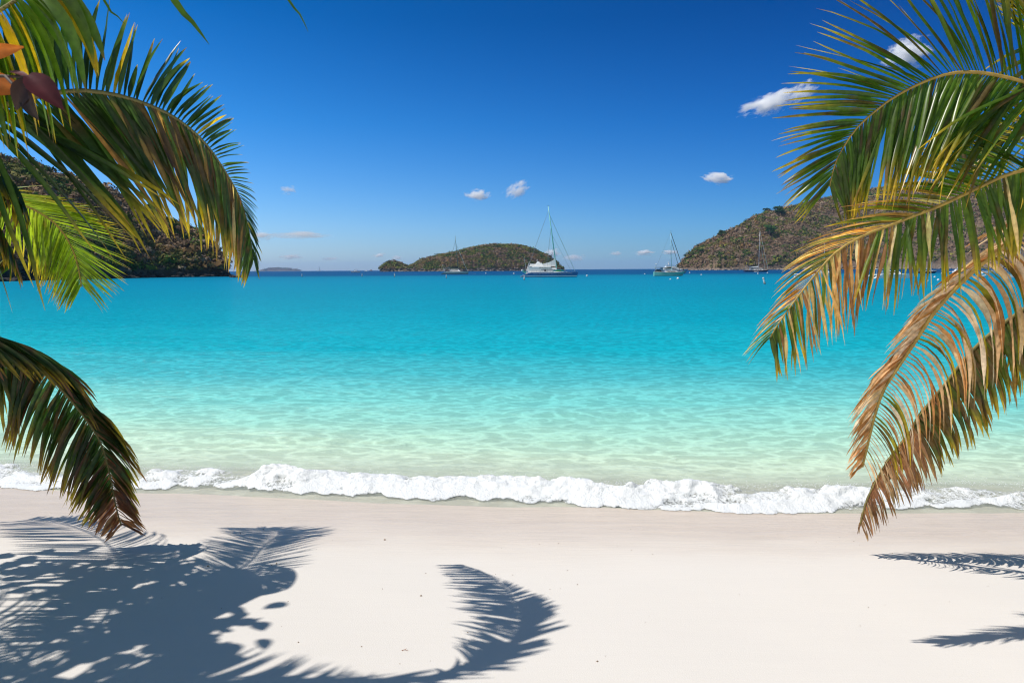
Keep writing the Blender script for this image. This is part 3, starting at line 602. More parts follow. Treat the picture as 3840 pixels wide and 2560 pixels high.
# dark hanging masses at the picture's left edge
rel(frond(pl, [LB, Vector((-3.55, 3.5, 2.72))] + PP([(-330, 560, 4.0), (-180, 640, 4.2), (-60, 760, 4.35), (20, 900, 4.45), (50, 1000, 4.5)]),
      [dict(vec=(.4, -.2, -1), fwd=.8, len=[(0, .5), (.5, .62), (1, .20)], droop=1.2, t=(.1, 1), dry=.3, dead=.10, step=.022),
       dict(vec=(-.5, .2, -.8), fwd=.8, len=[(0, .5), (.5, .62), (1, .20)], droop=1.2, t=(.1, 1), dry=.3, dead=.10, step=.022)], 103, width=.018, pal=DARKG))
rel(frond(pl, [LB, Vector((-3.5, 3.5, 2.85))] + PP([(-300, 480, 4.0), (-150, 520, 4.1), (-20, 600, 4.3), (60, 700, 4.45), (95, 800, 4.5)]),
      [dict(vec=(.3, -.2, -1), fwd=.7, len=[(0, .5), (.5, .60), (1, .22)], droop=.8, t=(.1, 1), dry=.15, dead=.03, step=.022),
       dict(vec=(-.4, .3, -.7), fwd=.8, len=[(0, .5), (.5, .60), (1, .22)], droop=1.0, t=(.1, 1), dry=.2, dead=.05, step=.022)], 106, width=.017, pal=DARKG))
# the lowest frond, its tip on the sand: 0 crown 1 2 (-200) 3 (0) 4 (113) 5 (200) 6 (304) 7 (373) 8 (408) 9 (434) 10 tip
rel(frond(pl, [LB + Vector((-.05, .15, -.1)), Vector((-3.75, 3.6, 2.2))] + PP([(-200, 1225, 4.3), (0, 1268, 4.6), (113, 1322, 4.75), (200, 1425, 4.85), (304, 1547, 4.93), (373, 1651, 4.97), (408, 1764, 5.0), (434, 1894, 5.02), (455, 1970, 5.04)]),
      [dict(vec=[(0, (-.1, -.2, -1)), (6, (-.25, -.2, -1)), (8, (-.5, -.3, -.6)), (10, (-1, -.3, .1))], fwd=[(0, .4), (6, .6), (8, 1.1), (10, .9)], len=[(0, .4), (3, .66), (6, .60), (7, .52), (8, .40), (9, .26), (10, .16)], droop=[(0, 1.2), (7, .8), (10, .2)], t=(.6, 10), dry=[(0, .2), (8, .3), (10, .7)], dead=[(0, .02), (7, .05), (8.5, .15), (9, .8), (10, .9)], w=.85, step=.015),
       dict(vec=[(0, (.5, .3, -.6)), (5, (.35, .2, -.2)), (7, (.6, .1, .1)), (9, (.8, .1, .0)), (10, (.9, .1, .3))], fwd=[(0, 1.2), (5, 2.6), (7, 2.4), (9, 1.3), (10, .8)], len=[(0, .4), (4, .60), (6, .56), (7, .48), (8, .38), (9, .28), (10, .20)], droop=[(0, 1.5), (5, .9), (7, .8), (10, .2)], t=(.6, 10), dry=[(0, .15), (8, .3), (10, .7)], dead=[(0, .02), (8, .10), (9, .8), (10, .9)], step=.018)],
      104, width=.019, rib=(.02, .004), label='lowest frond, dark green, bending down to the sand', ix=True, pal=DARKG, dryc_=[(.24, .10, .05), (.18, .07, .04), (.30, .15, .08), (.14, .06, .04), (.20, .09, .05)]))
# an upright frond above the picture: its shade is the soft one at the bottom edge
rel(frond(pl, [LB + Vector((.05, .03, .1)), (-3.75, 2.9, 3.3), (-3.55, 2.84, 3.78), (-3.3, 2.8, 4.0), (-3.05, 2.78, 4.04), (-2.8, 2.76, 3.98)],
      [dict(vec=(.3, 1, -.2), fwd=.5, len=[(0, .3), (.4, .52), (1, .22)], droop=.8, t=(.1, 1), dry=.1, step=.03), dict(vec=(.3, -1, -.2), fwd=.5, len=[(0, .3), (.4, .52), (1, .22)], droop=.8, t=(.1, 1), dry=.1, step=.03)], 108, width=.017))
# near frond over the top left corner, and one above the picture with single tips hanging in
rel(frond(pl, [LB + Vector((0, -.1, .05)), Vector((-3.0, 2.55, 3.0)), P(-420, 260, 2.3), P(-200, 140, 2.2), P(-40, 62, 2.15), P(70, -5, 2.1), P(130, -60, 2.1), P(170, -110, 2.1)],
      [dict(vec=[(0, (.3, -.2, -1)), (4, (.8, -.2, -.6)), (7, (.9, -.1, -.35))], fwd=[(0, .6), (4, .35), (7, .25)], len=[(0, .4), (3, .44), (5, .40), (6, .34), (7, .30)], droop=[(0, 2), (4, 3.2), (7, 4.6)], t=(1, 7), dry=.03, w=1.1, tipy=.95, step=.0145, miss=0),
       dict(vec=(-.2, .2, 1), fwd=.6, len=[(0, .4), (5, .45), (7, .2)], droop=.8, t=(1, 7), dry=.05, step=.035)],
      105, width=.0185, rib=(.015, .005), ix=True, pal=[(.09, .16, .010), (.11, .18, .012), (.075, .14, .010)]))
rel(frond(pl, [LB + Vector((0, -.1, .1)), Vector((-3.0, 2.5, 3.3)), P(-200, -160, 2.3), P(150, -240, 2.3), P(420, -230, 2.3), P(700, -200, 2.35), P(1000, -170, 2.4)],
      [dict(vec=(.1, .0, -1), fwd=.7, len=[(0, .35), (2, .10), (6, .07)], droop=2.0, t=(.6, 6), dry=.05, step=.035),
       dict(vec=(-.1, .2, 1), fwd=.7, len=[(0, .35), (3, .45), (6, .2)], droop=.5, t=(.6, 6), dry=.05, step=.03)],
      107, width=.019, rib=(.014, .004), ix=True, extra=[([P(560, -215, 2.33), P(660, 10, 2.3), P(720, 80, 2.3), P(785, 168, 2.3)], .8), ([P(990, -172, 2.4), P(1085, 5, 2.4), P(1125, 55, 2.4), P(1156, 120, 2.4)], .28), ([P(330, -232, 2.3), P(395, 10, 2.3), P(440, 60, 2.3), P(468, 92, 2.3)], .35)]))
for k, (az, el, ln) in enumerate([(150, 35, 2.8), (200, 40, 2.8), (250, 40, 2.6), (121, 36, 4.0), (290, 50, 2.4), (170, 65, 2.4), (-60, 75, 2.3)]):
    rel(simple_frond(pl, LB + Vector((0, 0, .1)), az, el, ln, 120 + k))

# ---- right palm
RB = Vector((4.15, 3.55, 2.95))
pr = empty('palm_tree', (5.0, 3.0, .3)); tag(pr, 'coconut palm at the right with dried tan fronds hanging low over the water', 'palm tree'); off = pr.location
rel(trunk(pr, [(5.0, 3.0, .1), (4.95, 3.05, 1.0), (4.6, 3.3, 2.0), (4.2, 3.5, 2.95)], .16, .10))
# the big green frond: 0 crown 1 2 (3980) 3 (3840) 4 (3717) 5 (3621) 6 (3533) 7 (3438) 8 (3350) 9 (3286) 10 (3215) 11 (3159) 12 (3127) 13 tip
rel(frond(pr, [RB, Vector((3.7, 3.6, 3.15))] + PP([(3980, 345, 3.6), (3840, 307, 3.6), (3717, 279, 3.6), (3621, 271, 3.6), (3533, 283, 3.6), (3438, 319, 3.6), (3350, 367, 3.6), (3286, 414, 3.62), (3215, 478, 3.65), (3159, 558, 3.68), (3127, 630, 3.7), (3111, 700, 3.72)]),
      [dict(vec=[(0, (.2, .2, 1)), (4, (.0, .1, 1)), (6, (-.25, .05, 1)), (8, (-.6, 0, .75)), (10, (-.85, 0, .5)), (13, (-.9, 0, .1))], fwd=[(0, .3), (5, .55), (7, .85), (10, 1.0), (12, 1.3), (13, 1.8)], len=[(0, .4), (3, .76), (6, .70), (8, .55), (10, .41), (12, .32), (13, .25)], droop=[(0, .2), (6, .25), (13, .35)], t=(.6, 13), dry=.22, w=[(0, .95), (7, .72), (13, .5)], tipy=.45, step=.0155, jit=.05),
       dict(vec=[(0, (0, -.2, -1)), (6, (.1, -.2, -1)), (10, (.3, -.1, -.9)), (13, (.5, 0, -.6))], fwd=[(0, .3), (5, .55), (6.5, .8), (8, 1.0), (10, 1.15), (12, 1.4), (13, 1.9)], len=[(0, .4), (3, .74), (6, .68), (8, .62), (10, .50), (12, .36), (13, .26)], droop=[(0, .3), (13, .3)], t=(.5, 13), dry=.16, w=[(0, .9), (7, .72), (13, .5)], tipy=.62, step=.0142, jit=.045)],
      201, width=.0175, rib=(.020, .003), ribmat=M_RIBD, label='big green frond with yellow tips reaching over the hillside', ix=True))
# upright frond behind it in the top right corner
rel(frond(pr, [RB, Vector((3.9, 3.9, 3.35))] + PP([(4000, 180, 4.0), (3880, 60, 4.1), (3780, -40, 4.2), (3680, -110, 4.3)]),
      [dict(vec=(-1, 0, .6), fwd=.9, len=[(0, .5), (.6, .42), (1, .2)], droop=.4, t=(.1, 1), dry=.2, step=.024, tipy=.5), dict(vec=(.8, .2, -.6), fwd=.7, len=[(0, .5), (.6, .55), (1, .2)], droop=.7, t=(.1, 1), dry=.2, step=.024, tipy=.5)], 207, width=.016))
# dark fronds behind, below the big one
rel(frond(pr, [RB, Vector((3.95, 4.0, 3.1))] + PP([(3990, 470, 4.3), (3840, 450, 4.4), (3720, 480, 4.5), (3620, 545, 4.6), (3560, 620, 4.65)]),
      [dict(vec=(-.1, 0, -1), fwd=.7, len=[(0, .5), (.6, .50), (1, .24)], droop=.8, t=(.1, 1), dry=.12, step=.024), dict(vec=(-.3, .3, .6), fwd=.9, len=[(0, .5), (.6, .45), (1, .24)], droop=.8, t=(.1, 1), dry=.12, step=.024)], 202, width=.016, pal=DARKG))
# the frond that dries out towards its tip: 0 crown 1 2 (3950) 3 (3840) 4 (3757) 5 (3677) 6 (3597) 7 (3517) 8 (3430) 9 (3318) 10 (3238) 11 (3135) 12 (3055) 13 (2975) 14 (2904) 15 tip
rel(frond(pr, [RB, Vector((3.75, 3.6, 2.95))] + PP([(3950, 618, 3.65), (3840, 638, 3.53), (3757, 662, 3.53), (3677, 700, 3.53), (3597, 738, 3.53), (3517, 775, 3.53), (3430, 808, 3.53), (3318, 853, 3.53), (3238, 883, 3.53), (3135, 945, 3.53), (3055, 1033, 3.50), (2975, 1135, 3.47), (2904, 1235, 3.44), (2885, 1275, 3.43)]),
      [dict(vec=[(0, (-.4, .2, .5)), (6, (-.6, .2, .5)), (9, (-.5, .3, .2)), (15, (-.3, .3, 0))], fwd=[(0, .7), (5, .9), (7, 1.4), (9, 2.6), (15, 2.4)], len=[(0, .4), (4, .42), (8, .40), (11, .36), (13, .28), (15, .18)], droop=[(0, .3), (8, .6), (15, 1.2)], t=(.6, 15), dry=.10, dead=[(0, .02), (6, .05), (8, .6), (13, .85), (15, .3)], step=.022, w=[(0, .9), (8, .7), (15, .5)], tipy=.6),
       dict(vec=[(0, (-.05, -.2, -1)), (8, (.05, -.2, -1)), (15, (.3, -.2, -1))], fwd=[(0, .1), (5, .3), (8, .55), (12, .8), (15, 1.3)], len=[(0, .4), (3, .46), (6, .48), (9, .46), (11, .44), (12.5, .38), (14, .26), (15, .18)], droop=[(0, .8), (9, .9), (15, 1.2)], t=(.5, 15), dry=[(0, .12), (8, .22), (15, .12)], dead=[(0, .03), (6, .05), (8, .35), (9.5, .75), (12.5, .8), (14, .2), (15, .0)], w=[(0, .85), (9, .62), (15, .5)], curl=.7, tipy=.5, step=.0155, jit=.11)],
      203, width=.0175, rib=(.018, .003), ribmat=M_RIBD, label='half dried frond, green at its base and tan along its outer half', ix=True, pal=[(.06, .11, .010), (.09, .14, .012), (.12, .17, .015)]))
# the dead tan frond: 0 crown 1 2 (3940) 3 (3840) 4 (3757) 5 (3661) 6 (3565) 7 (3495) 8 (3437) 9 (3371) 10 (3313) 11 (3279) 12 (3255) 13 tip
rel(frond(pr, [RB + Vector((-.05, 0, -.05)), Vector((3.75, 3.65, 2.80))] + PP([(3940, 790, 3.75), (3840, 861, 3.85), (3757, 929, 3.95), (3661, 1006, 4.1), (3565, 1100, 4.22), (3495, 1182, 4.32), (3437, 1273, 4.42), (3371, 1373, 4.5), (3313, 1464, 4.58), (3279, 1563, 4.64), (3255, 1663, 4.7), (3234, 1750, 4.74)]),
      [dict(vec=[(0, (-.3, .3, 0)), (13, (-.4, .2, 0))], fwd=[(0, 3.2), (8, 2.8), (13, 2.0)], len=[(0, .3), (5, .40), (9, .42), (11, .32), (13, .16)], droop=1.0, t=(.5, 13), dry=.9, dead=[(0, .95), (11, .9), (13, .6)], step=.024, w=.7),
       dict(vec=[(0, (1.0, -.4, -.1)), (6, (.9, -.4, -.25)), (10, (.6, -.3, -.6)), (13, (.2, -.2, -1))], fwd=[(0, .0), (8, .10), (11, .5), (13, 1.1)], len=[(0, .4), (3, .68), (6, .70), (9, .62), (11, .44), (12, .34), (13, .2)], droop=[(0, 3.6), (9, 4.2), (13, 2.0)], t=(.5, 13), dry=.3, dead=[(0, .95), (5, .84), (9, .78), (11, .7), (13, .4)], curl=.9, w=[(0, 1.5), (6, 1.2), (9, .62), (13, .5)], tipy=.3, step=.027)],
      204, width=.0185, rib=(.022, .007), ribmat=M_RIBD, leafmat=M_DRY, label='dead tan frond with curling leaflets hanging from one side', ix=True, dryc_=[(.70, .42, .21), (.74, .52, .30), (.60, .29, .10), (.72, .56, .40), (.48, .22, .07)], pal=[(.30, .28, .02), (.36, .28, .02), (.22, .25, .02)]))
# the lowest frond of the right palm, tip on the sand
rel(frond(pr, [RB + Vector((0, .1, -.2)), Vector((4.0, 4.0, 2.5))] + PP([(3960, 1075, 4.4), (3840, 1157, 4.5), (3736, 1232, 4.58), (3636, 1323, 4.65), (3545, 1437, 4.7), (3462, 1538, 4.74), (3404, 1630, 4.77), (3338, 1712, 4.8), (3288, 1795, 4.82), (3245, 1890, 4.83), (3226, 1965, 4.83)]),
      [dict(vec=[(0, (0, -.3, -1)), (9, (.3, -.3, -1)), (12, (.3, -.2, -1))], fwd=[(0, .3), (9, .5), (12, 1.6)], len=[(0, .4), (3, .52), (6, .46), (8, .38), (10, .30), (11, .24), (12, .14)], droop=1.6, t=(.5, 12), dry=[(0, .25), (6, .4), (12, .7)], dead=[(0, .03), (6, .12), (9, .3), (10, .8), (12, 1)], w=[(0, 1.1), (8, .9), (10, .5), (12, .4)], step=.014, jit=.09),
       dict(vec=[(0, (.4, .4, -.6)), (12, (.1, .4, -.5))], fwd=[(0, 1.0), (9, 1.5), (12, 2)], len=[(0, .4), (3, .52), (6, .44), (8, .34), (10, .26), (11, .2), (12, .12)], w=[(0, 1.1), (8, .9), (10, .5), (12, .4)], droop=1.8, t=(.5, 12), dry=[(0, .25), (6, .4), (12, .7)], dead=[(0, .03), (6, .12), (9, .4), (10, .8), (12, 1)], step=.016, jit=.09)],
      205, width=.019, rib=(.018, .004), label='lowest frond of the right palm, green and brown, its tip on the sand', ix=True, pal=[(.05, .085, .012), (.07, .10, .012), (.10, .13, .02)], dryc_=[(.34, .20, .11), (.42, .28, .17), (.24, .12, .06), (.16, .08, .04), (.30, .14, .07)]))
for k, (az, el, ln) in enumerate([(60, 45, 3.0), (20, 40, 3.0), (-20, 40, 3.0), (-60, 45, 2.8), (-95, 62, 2.4), (75, 70, 2.2)]):
    rel(simple_frond(pr, RB + Vector((0, 0, .1)), az, el, ln, 220 + k))

# ---- sea-grape tree outside the picture at the left: its crown throws the dappled shade, one twig reaches in
def S(px, py, z):                        # where something at height z stands whose shadow falls at px, py
    g = G(px, py, .2); return g + sd * ((z - .2) / sd.z)
def leaf_blob(C, n, rad, size, cols, sq=.5):
    V = []; F = []; K = []
    for k in range(n):
        c = C[rng.integers(0, len(C))]; p = Vector(c) + Vector(rng.normal(0, 1, 3)) * rad * .5
        broad_leaf(V, F, K, p, Vector(rng.normal(0, 1, 3)).normalized(), Vector((rng.normal(0, .5), rng.normal(0, .5), 1)).normalized(), size * rng.uniform(.7, 1.2), np.array(cols[rng.integers(0, len(cols))]) * rng.uniform(.7, 1.3))
    return np.array([v[:] for v in V]), F, np.array(K)
def broad_leaf(V, F, K, p, d, nrm, L, c, asp=.42, cup=.12):
    d = (d - nrm * d.dot(nrm)).normalized(); w = nrm.cross(d); b = len(V); n = 7
    for k in range(n):
        s = k / (n - 1); ww = L * asp * (math.sin(math.pi * min(1, .06 + s * .94) ** .8)) + .002; q = p + d * L * s - nrm * L * .25 * s * s
        V += [q - w * ww + nrm * ww * cup * 2, q - w * ww * .5 + nrm * ww * cup * .6, q, q + w * ww * .5 + nrm * ww * cup * .6, q + w * ww + nrm * ww * cup * 2]
        K += [c, c, c * 1.25 + .01, c, c]
        if k < n - 1:
            for j in range(4): i = b + k * 5 + j; F.append((i, i + 1, i + 6, i + 5))
gr = empty('sea_grape_tree', (-6.0, 3.6, .5)); tag(gr, 'broad leaved shore tree at the left edge with orange and purple leaves on a twig', 'tree'); off = gr.location
m = MB(); m.tube([(-6.0, 3.6, .2), (-5.9, 3.6, 1.5), (-5.6, 3.7, 2.8), (-5.3, 3.8, 3.4)], [.13, .11, .08, .05], 10)
m.tube([(-5.8, 3.6, 2.0), (-5.0, 3.2, 3.0), (-4.0, 2.9, 3.5)], [.06, .04, .02], 8); m.tube([(-5.6, 3.7, 2.8), (-4.9, 4.3, 3.3), (-4.4, 4.6, 3.6)], [.05, .03, .02], 8)
rel(m.build('trunk', mat('grey_bark', (.2, .17, .15), .9, var=.3, scale=9, bump=.4), gr, sm=True))
cen = []
for (px, py, z) in [(-250, 2090, 2.4), (-100, 2080, 2.5), (40, 2100, 2.6), (180, 2110, 2.7), (320, 2115, 2.9), (450, 2120, 3.0), (560, 2125, 3.2), (650, 2150, 3.3),
                    (380, 2190, 3.2), (520, 2210, 3.3), (600, 2230, 3.5), (680, 2250, 3.6),
                    (590, 2300, 3.5), (660, 2330, 3.6), (720, 2350, 3.6), (620, 2400, 3.6), (700, 2430, 3.7), (640, 2490, 3.7), (720, 2540, 3.7), (640, 2600, 3.7), (740, 2680, 3.8), (640, 2760, 3.8)]:
    cen.append(S(px, py, z))
V, F, K = leaf_blob(cen, 520, .27, .14, [(.03, .07, .012), (.04, .09, .015), (.05, .08, .015)])
M_GRAPE = leaf_mat('broad_leaf', .3, .35)
rel(raw_mesh('crown', V, F, M_GRAPE, parent=gr, cols=K))
m = MB(); m.tube([(-4.4, 3.1, 3.2), P(-500, 200, 2.2), P(-200, 285, 1.8), P(-20, 285, 1.7), P(110, 290, 1.68)], [.012, .008, .006, .004, .003], 6)
m.tube([P(20, 285, 1.69), P(60, 330, 1.68), P(95, 390, 1.68)], [.004, .003, .002], 6)
rel(m.build('twig', mat('twig_bark', (.05, .03, .025), .7), gr, sm=True))
V = []; F = []; K = []
ORG, PUR, DRK = np.array((.42, .11, .01)), np.array((.10, .022, .03)), np.array((.04, .015, .015))
def L3(px, py, px2, py2, y, n, c, asp, wid):
    a = P(px, py, y); b_ = P(px2, py2, y - .02); broad_leaf(V, F, K, a, b_ - a, Vector(n).normalized(), (b_ - a).length, c, asp)
L3(105, 282, 222, 375, 1.66, (.3, -.9, .6), PUR, .27, 0); L3(-90, 200, 40, 192, 1.70, (.1, -.8, -.4), ORG, .17, 0); L3(-60, 300, 42, 330, 1.72, (.1, -1, -.2), ORG * .8, .3, 0)
L3(105, 300, 45, 400, 1.68, (.2, -1, .2), DRK, .3, 0); L3(95, 340, 120, 440, 1.68, (-.4, -1, .2), DRK * .7, .28, 0); L3(30, 270, 100, 250, 1.7, (0, -.4, 1), PUR * 1.2, .2, 0)
rel(raw_mesh('leaf', np.array([v[:] for v in V]), F, leaf_mat('ripe_leaf', .35, .35, 1.0), parent=gr, cols=np.array(K)))
n = 90; x = rng.uniform(-2.6, 3.2, n); y = rng.uniform(2.9, 5.6, n); V, F = blobs(np.stack([x, y, sand_z(x, y) + .0008], 1), rng.gamma(2.0, .0011, n) + .001)
o = raw_mesh('beach_bits', V * 1.0, F, mat('beach_bits', (.28, .20, .14), .9)); tag(o, 'tiny bits of shell and wood strewn over the dry sand', kind='stuff')
g = G(1517, 2390, .28); g.z = float(sand_z(np.array([g.x]), np.array([g.y]))[0]); m = MB()
m.tube([(-.03, 0, .004), (0, .01, .009), (.035, -.004, .004)], [.003, .0025, .001], 5); m.tube([(0, .01, .008), (.014, .03, .012)], [.002, .001], 4)
o = m.build('twig', mat('dry_twig', (.35, .14, .06), .9)); o.location = g; o.scale = (.55, .55, .55); tag(o, 'tiny reddish dry twig on the sand by the shadow of the arching frond', 'twig')
# ------------------------------------------------------------ boats
WHITE = mat('gelcoat_white', (.86, .86, .85), .25, var=.04, scale=.8); NAVY = mat('gelcoat_navy', (.012, .025, .09), .2)
BLUE = mat('gelcoat_blue', (.04, .16, .38), .22, var=.05, scale=.8); AQUA_REFL = mat('hull_water_reflection', (.16, .50, .43), .3, var=.05, scale=.8)  # aqua hull: the water's green reflection put into its base colour
PALEG = mat('gelcoat_pale_green', (.42, .62, .55), .3, var=.05, scale=.8); ANTI = mat('antifouling', (.02, .05, .08), .6)
GLASS = mat('tinted_window', (.015, .02, .03), .08); TEAK = mat('teak_deck', (.30, .20, .11), .6, var=.15, scale=4)
MASTA = mat('mast_turquoise', (.25, .62, .55), .35); MASTG = mat('mast_grey_green', (.05, .13, .12), .4); MASTW = mat('mast_silver', (.62, .68, .72), .3, .3)
WIRE = mat('rigging_wire', (.18, .22, .24), .4); WIREL = mat('furled_genoa', (.55, .72, .68), .7); DARKC = mat('dark_canvas', (.012, .03, .03), .8); SAILC = mat('white_canvas', (.82, .81, .79), .8, var=.06, scale=1)
BLK = mat('black_rubber', (.02, .02, .02), .6); RED = mat('red_paint', (.5, .03, .02), .4); ORA = mat('orange_paint', (.6, .22, .05), .5); TURQ = mat('board_turquoise', (.05, .45, .42), .3); LIME = mat('board_lime', (.20, .5, .10), .4)
STEEL = mat('steel', (.6, .6, .6), .25, .9); YEL = mat('flag_yellow', (.7, .5, .03), .7); FBL = mat('flag_blue', (.02, .1, .35), .7); GREYR = mat('inflatable_grey', (.62, .63, .64), .5)
def hull(L, B, fb, cy=0.0, bow=.0, sheer=.12, scoop=False, sternw=.75, n=22, boot=True, rake=.06, drop=.45):
    """sections from the stern (x = -L/2) to the stem (x = L/2); faces by material: 0 topside, 1 stripe, 2 bottom, 3 deck"""
    rings = []
    for i in range(n):
        s = i / (n - 1); hb = B / 2 * (sternw + (1 - sternw) * math.sin(min(s / .45, 1) * math.pi / 2)) * (1 if s < .5 else max(.03, math.cos((s - .5) / .5 * math.pi / 2) ** .7))
        f = fb * (1 + sheer * (2 * s - 1) ** 2 + (sheer * .8 if s > .5 else 0) * (s - .5) * 2)
        if scoop and s < .16: f = fb * (.12 + .88 * (s / .16) ** .9)
        kz = -drop * (math.sin(min(s * 1.15 + .1, 1) * math.pi / 2)); kz = -drop * .2 if s < .02 else kz
        def X(z): return -L / 2 + L * s * (1 - rake) + (rake * L * s * (z / fb) if z > 0 else 0)
        zz = [f, f * .86, min(.34 * fb, f * .6), min(.14 * fb, f * .3), 0.0, kz * .7, kz]
        bb = [hb, hb, hb * .97, hb * .93, hb * .86, hb * .5, .02]
        half = [(X(z), b, z) for z, b in zip(zz, bb)]
        rings.append([(x, cy - b, z) for x, b, z in half] + [(x, cy + b, z) for x, b, z in half[::-1]])
    m = MB(); row = [0, 0, 1, 0, 2, 2, 2, 2, 2, 0, 1, 0, 0, 3]
    m.loft(rings, 0, rowmi=row); return m
def boat(name, px, py, label, cat, group='boats moored in the bay', rz=0.0, s=1.0, y=None):
    g = G(px, py) if y is None else P(px, 1015, y); r = empty(name, (g.x, g.y, 0), rz, s); tag(r, label, cat, group); return r
def mast(parent, x, h, rake, material, z0=1.2, spread=((.45, 1.2), (.72, .9)), r=.11, y=0.0):
    m = MB(); tip = Vector((x - rake, y, h)); b = Vector((x, y, z0)); m.tube([b, b.lerp(tip, .5), tip], [r, r * .95, r * .55], 8)
    o = m.build('mast', material, parent, sm=True)
    for f, w in spread:
        q = b.lerp(tip, f); k = MB(); k.tube([q + Vector((-.3, -w, 0)), q, q + Vector((-.3, w, 0))], .045, 5); k.build('spreader', material, o)
    k = MB(); k.tube([tip, tip + Vector((0, 0, .5))], .02, 4); k.tube([tip + Vector((-.4, 0, .15)), tip + Vector((.5, 0, .15))], .025, 4); k.build('wind_vane', BLK, o)
    return b, tip
def wire(parent, name, a, b, r=.02, material=None):
    m = MB(); m.tube([a, b], r, 5); return m.build(name, material or WIRE, parent)
# big blue catamaran
L = 19.3
c = boat('catamaran', 2058, 1038.5, 'big blue hulled catamaran with a tall turquoise mast and white furled mainsail', 'catamaran', s=.86)
for sy in (-1, 1): hull(L, 1.7, 1.55, cy=sy * 3.7, scoop=True, sheer=.05, sternw=.85, rake=.03).build('hull', [BLUE, WHITE, ANTI, WHITE], c)
m = MB(); m.box((.2, 0, 1.42), (11.5, 6.4, .5)); m.box((5.2, 0, 1.55), (.8, 6.4, .22)); m.box((-6.6, 0, 1.25), (2.2, 6.4, .25)); m.build('bridge_deck', WHITE, c)
for sy in (-1, 1): MB().box((1.1, sy * 4.555, 1.25), (13.0, .03, .07)).build('rubbing_strake', WHITE, c)
m = MB()
for sy in (-1, 1):
    for kx in (-3.8, -2.9, .2, 2.6, 3.3): MB().box((kx, sy * 4.56, .95), (.45, .04, .16)).build('porthole', GLASS, c)
cab = MB(); cab.box((-.3, 0, 2.35), (7.0, 5.8, 1.5), taper=.84, shift=-.35).build('cabin', WHITE, c)
m = MB(); m.box((-.4, -2.62, 2.35), (4.6, .06, .5)); m.box((-.4, 2.62, 2.35), (4.6, .06, .5)); m.box((2.72, 0, 2.35), (.08, 4.2, .5)); m.build('window', GLASS, cab and c.children[-1])
m = MB(); m.box((-3.2, 0, 3.35), (7.6, 6.2, .16)); m.box((-2.6, 0, 3.52), (6.4, 5.6, .16), taper=.92)
for sx in (-6.8, -4.5): 
    for sy in (-2.9, 2.9): m.tube([(sx, sy, 1.5), (sx, sy, 3.3)], .05, 6)
m.build('hardtop', WHITE, c)
m = MB(); m.box((-5.1, -2.98, 2.4), (3.6, .04, 1.7)); m.build('side_screen', SAILC, c)
m = MB(); m.box((-1.4, -2.92, 2.25), (.5, .05, .7)); m.build('door', GLASS, c)
m = MB(); m.box((-3.2, .3, 4.2), (2.8, 2.2, 1.1), taper=.7, shift=-.2); m.box((-3.6, .3, 4.95), (1.2, 1.2, .5), taper=.6); m.tube([(-3.9, .3, 5.1), (-3.9, .3, 5.9)], .05, 5); m.box((-3.9, .3, 5.6), (.8, .12, .1)); m.build('flybridge', WHITE, c)
b, tip = mast(c, 2.6, 23.7, 2.8, MASTA, 2.6, ((.42, 1.6), (.22, 1.8), (.72, 1.2)), .20)
bl = MB()
for i, (x, zb, h) in enumerate([(-7.6, 3.9, .5), (-5, 3.95, .6), (-2.5, 4.0, .7), (0, 4.05, 1.0), (1.5, 4.1, 1.5), (2.35, 4.15, 2.2)]):
    pass
rings = [[(x, -.22, zb), (x, .22, zb), (x, .16, zb + h), (x, -.16, zb + h)] for x, zb, h in [(-6.4, 3.75, .75), (-5.4, 3.75, .72), (-4, 3.7, .70), (-2, 3.7, .75), (0, 3.75, 1.2), (1.4, 3.8, 1.8), (2.35, 3.85, 2.6)]]
bo = MB(); bo.tube([(-6.7, 0, 3.72), (2.4, 0, 3.72)], .14, 8); bo = bo.build('boom', WHITE, c); bl.loft(rings).build('furled_sail', SAILC, bo)
wire(c, 'forestay', tip.lerp(b, .13), (8.9, 0, 1.9), .085, WIREL); wire(c, 'inner_stay', b.lerp(tip, .55), (7.7, 0, 1.8), .03)
for sy in (-1, 1):
    wire(c, 'shroud', tip.lerp(b, .06), (-7.6, sy * 4.1, 1.7), .028); wire(c, 'shroud', b.lerp(tip, .66), (-.9, sy * 4.3, 1.6), .028); wire(c, 'shroud', b.lerp(tip, .38), (.4, sy * 4.3, 1.6), .022)
for sy in (-1, 1):
    m = MB()
    for k in range(9): m.tube([(-6 + k * 1.75, sy * 4.45, 1.55), (-6 + k * 1.75, sy * 4.45, 2.2)], .02, 4)
    m.tube([(-6, sy * 4.45, 2.2), (8.2, sy * 4.3, 2.25)], .015, 4); m.build('guard_rail', STEEL, c)
for sy in (-1, 1): m = MB(); m.box((-7.6, sy * 1.2, 2.0), (.12, .12, 1.3)); m.tube([(-7.3, sy * 1.2, 2.6), (-9.0, sy * 1.2, 2.5)], .06, 6); m.build('davit', STEEL, c)
m = MB(); m.tube([(-7.5, -.2, 1.4), (-8.4, -.2, 6.8)], .035, 5); m.build('antenna', WHITE, c)
cp = c.location
def board(x, y, z, L_, col, name, label, cat, lime=False):
    r = MB(); rr = []
    for i in range(13):
        s = i / 12; wv = .30 * math.sin(math.pi * (s * .96 + .02)) ** .5; rr.append([(L_ * (s - .5), -.06, -wv), (L_ * (s - .5), .06, -wv), (L_ * (s - .5), .06, wv), (L_ * (s - .5), -.06, wv)])
    o = r.loft(rr).build(name, col); o.location = (x, y, z); tag(o, label, cat); return o
o = board(cp.x + 2.6, cp.y - 4.0, 1.85, 3.4, TURQ, 'paddle_board', 'turquoise board standing on the side deck of the big blue catamaran', 'paddle board')
m = MB(); m.box((0, -.065, -.05), (1.5, .02, .3)); m.build('pad', LIME, o)
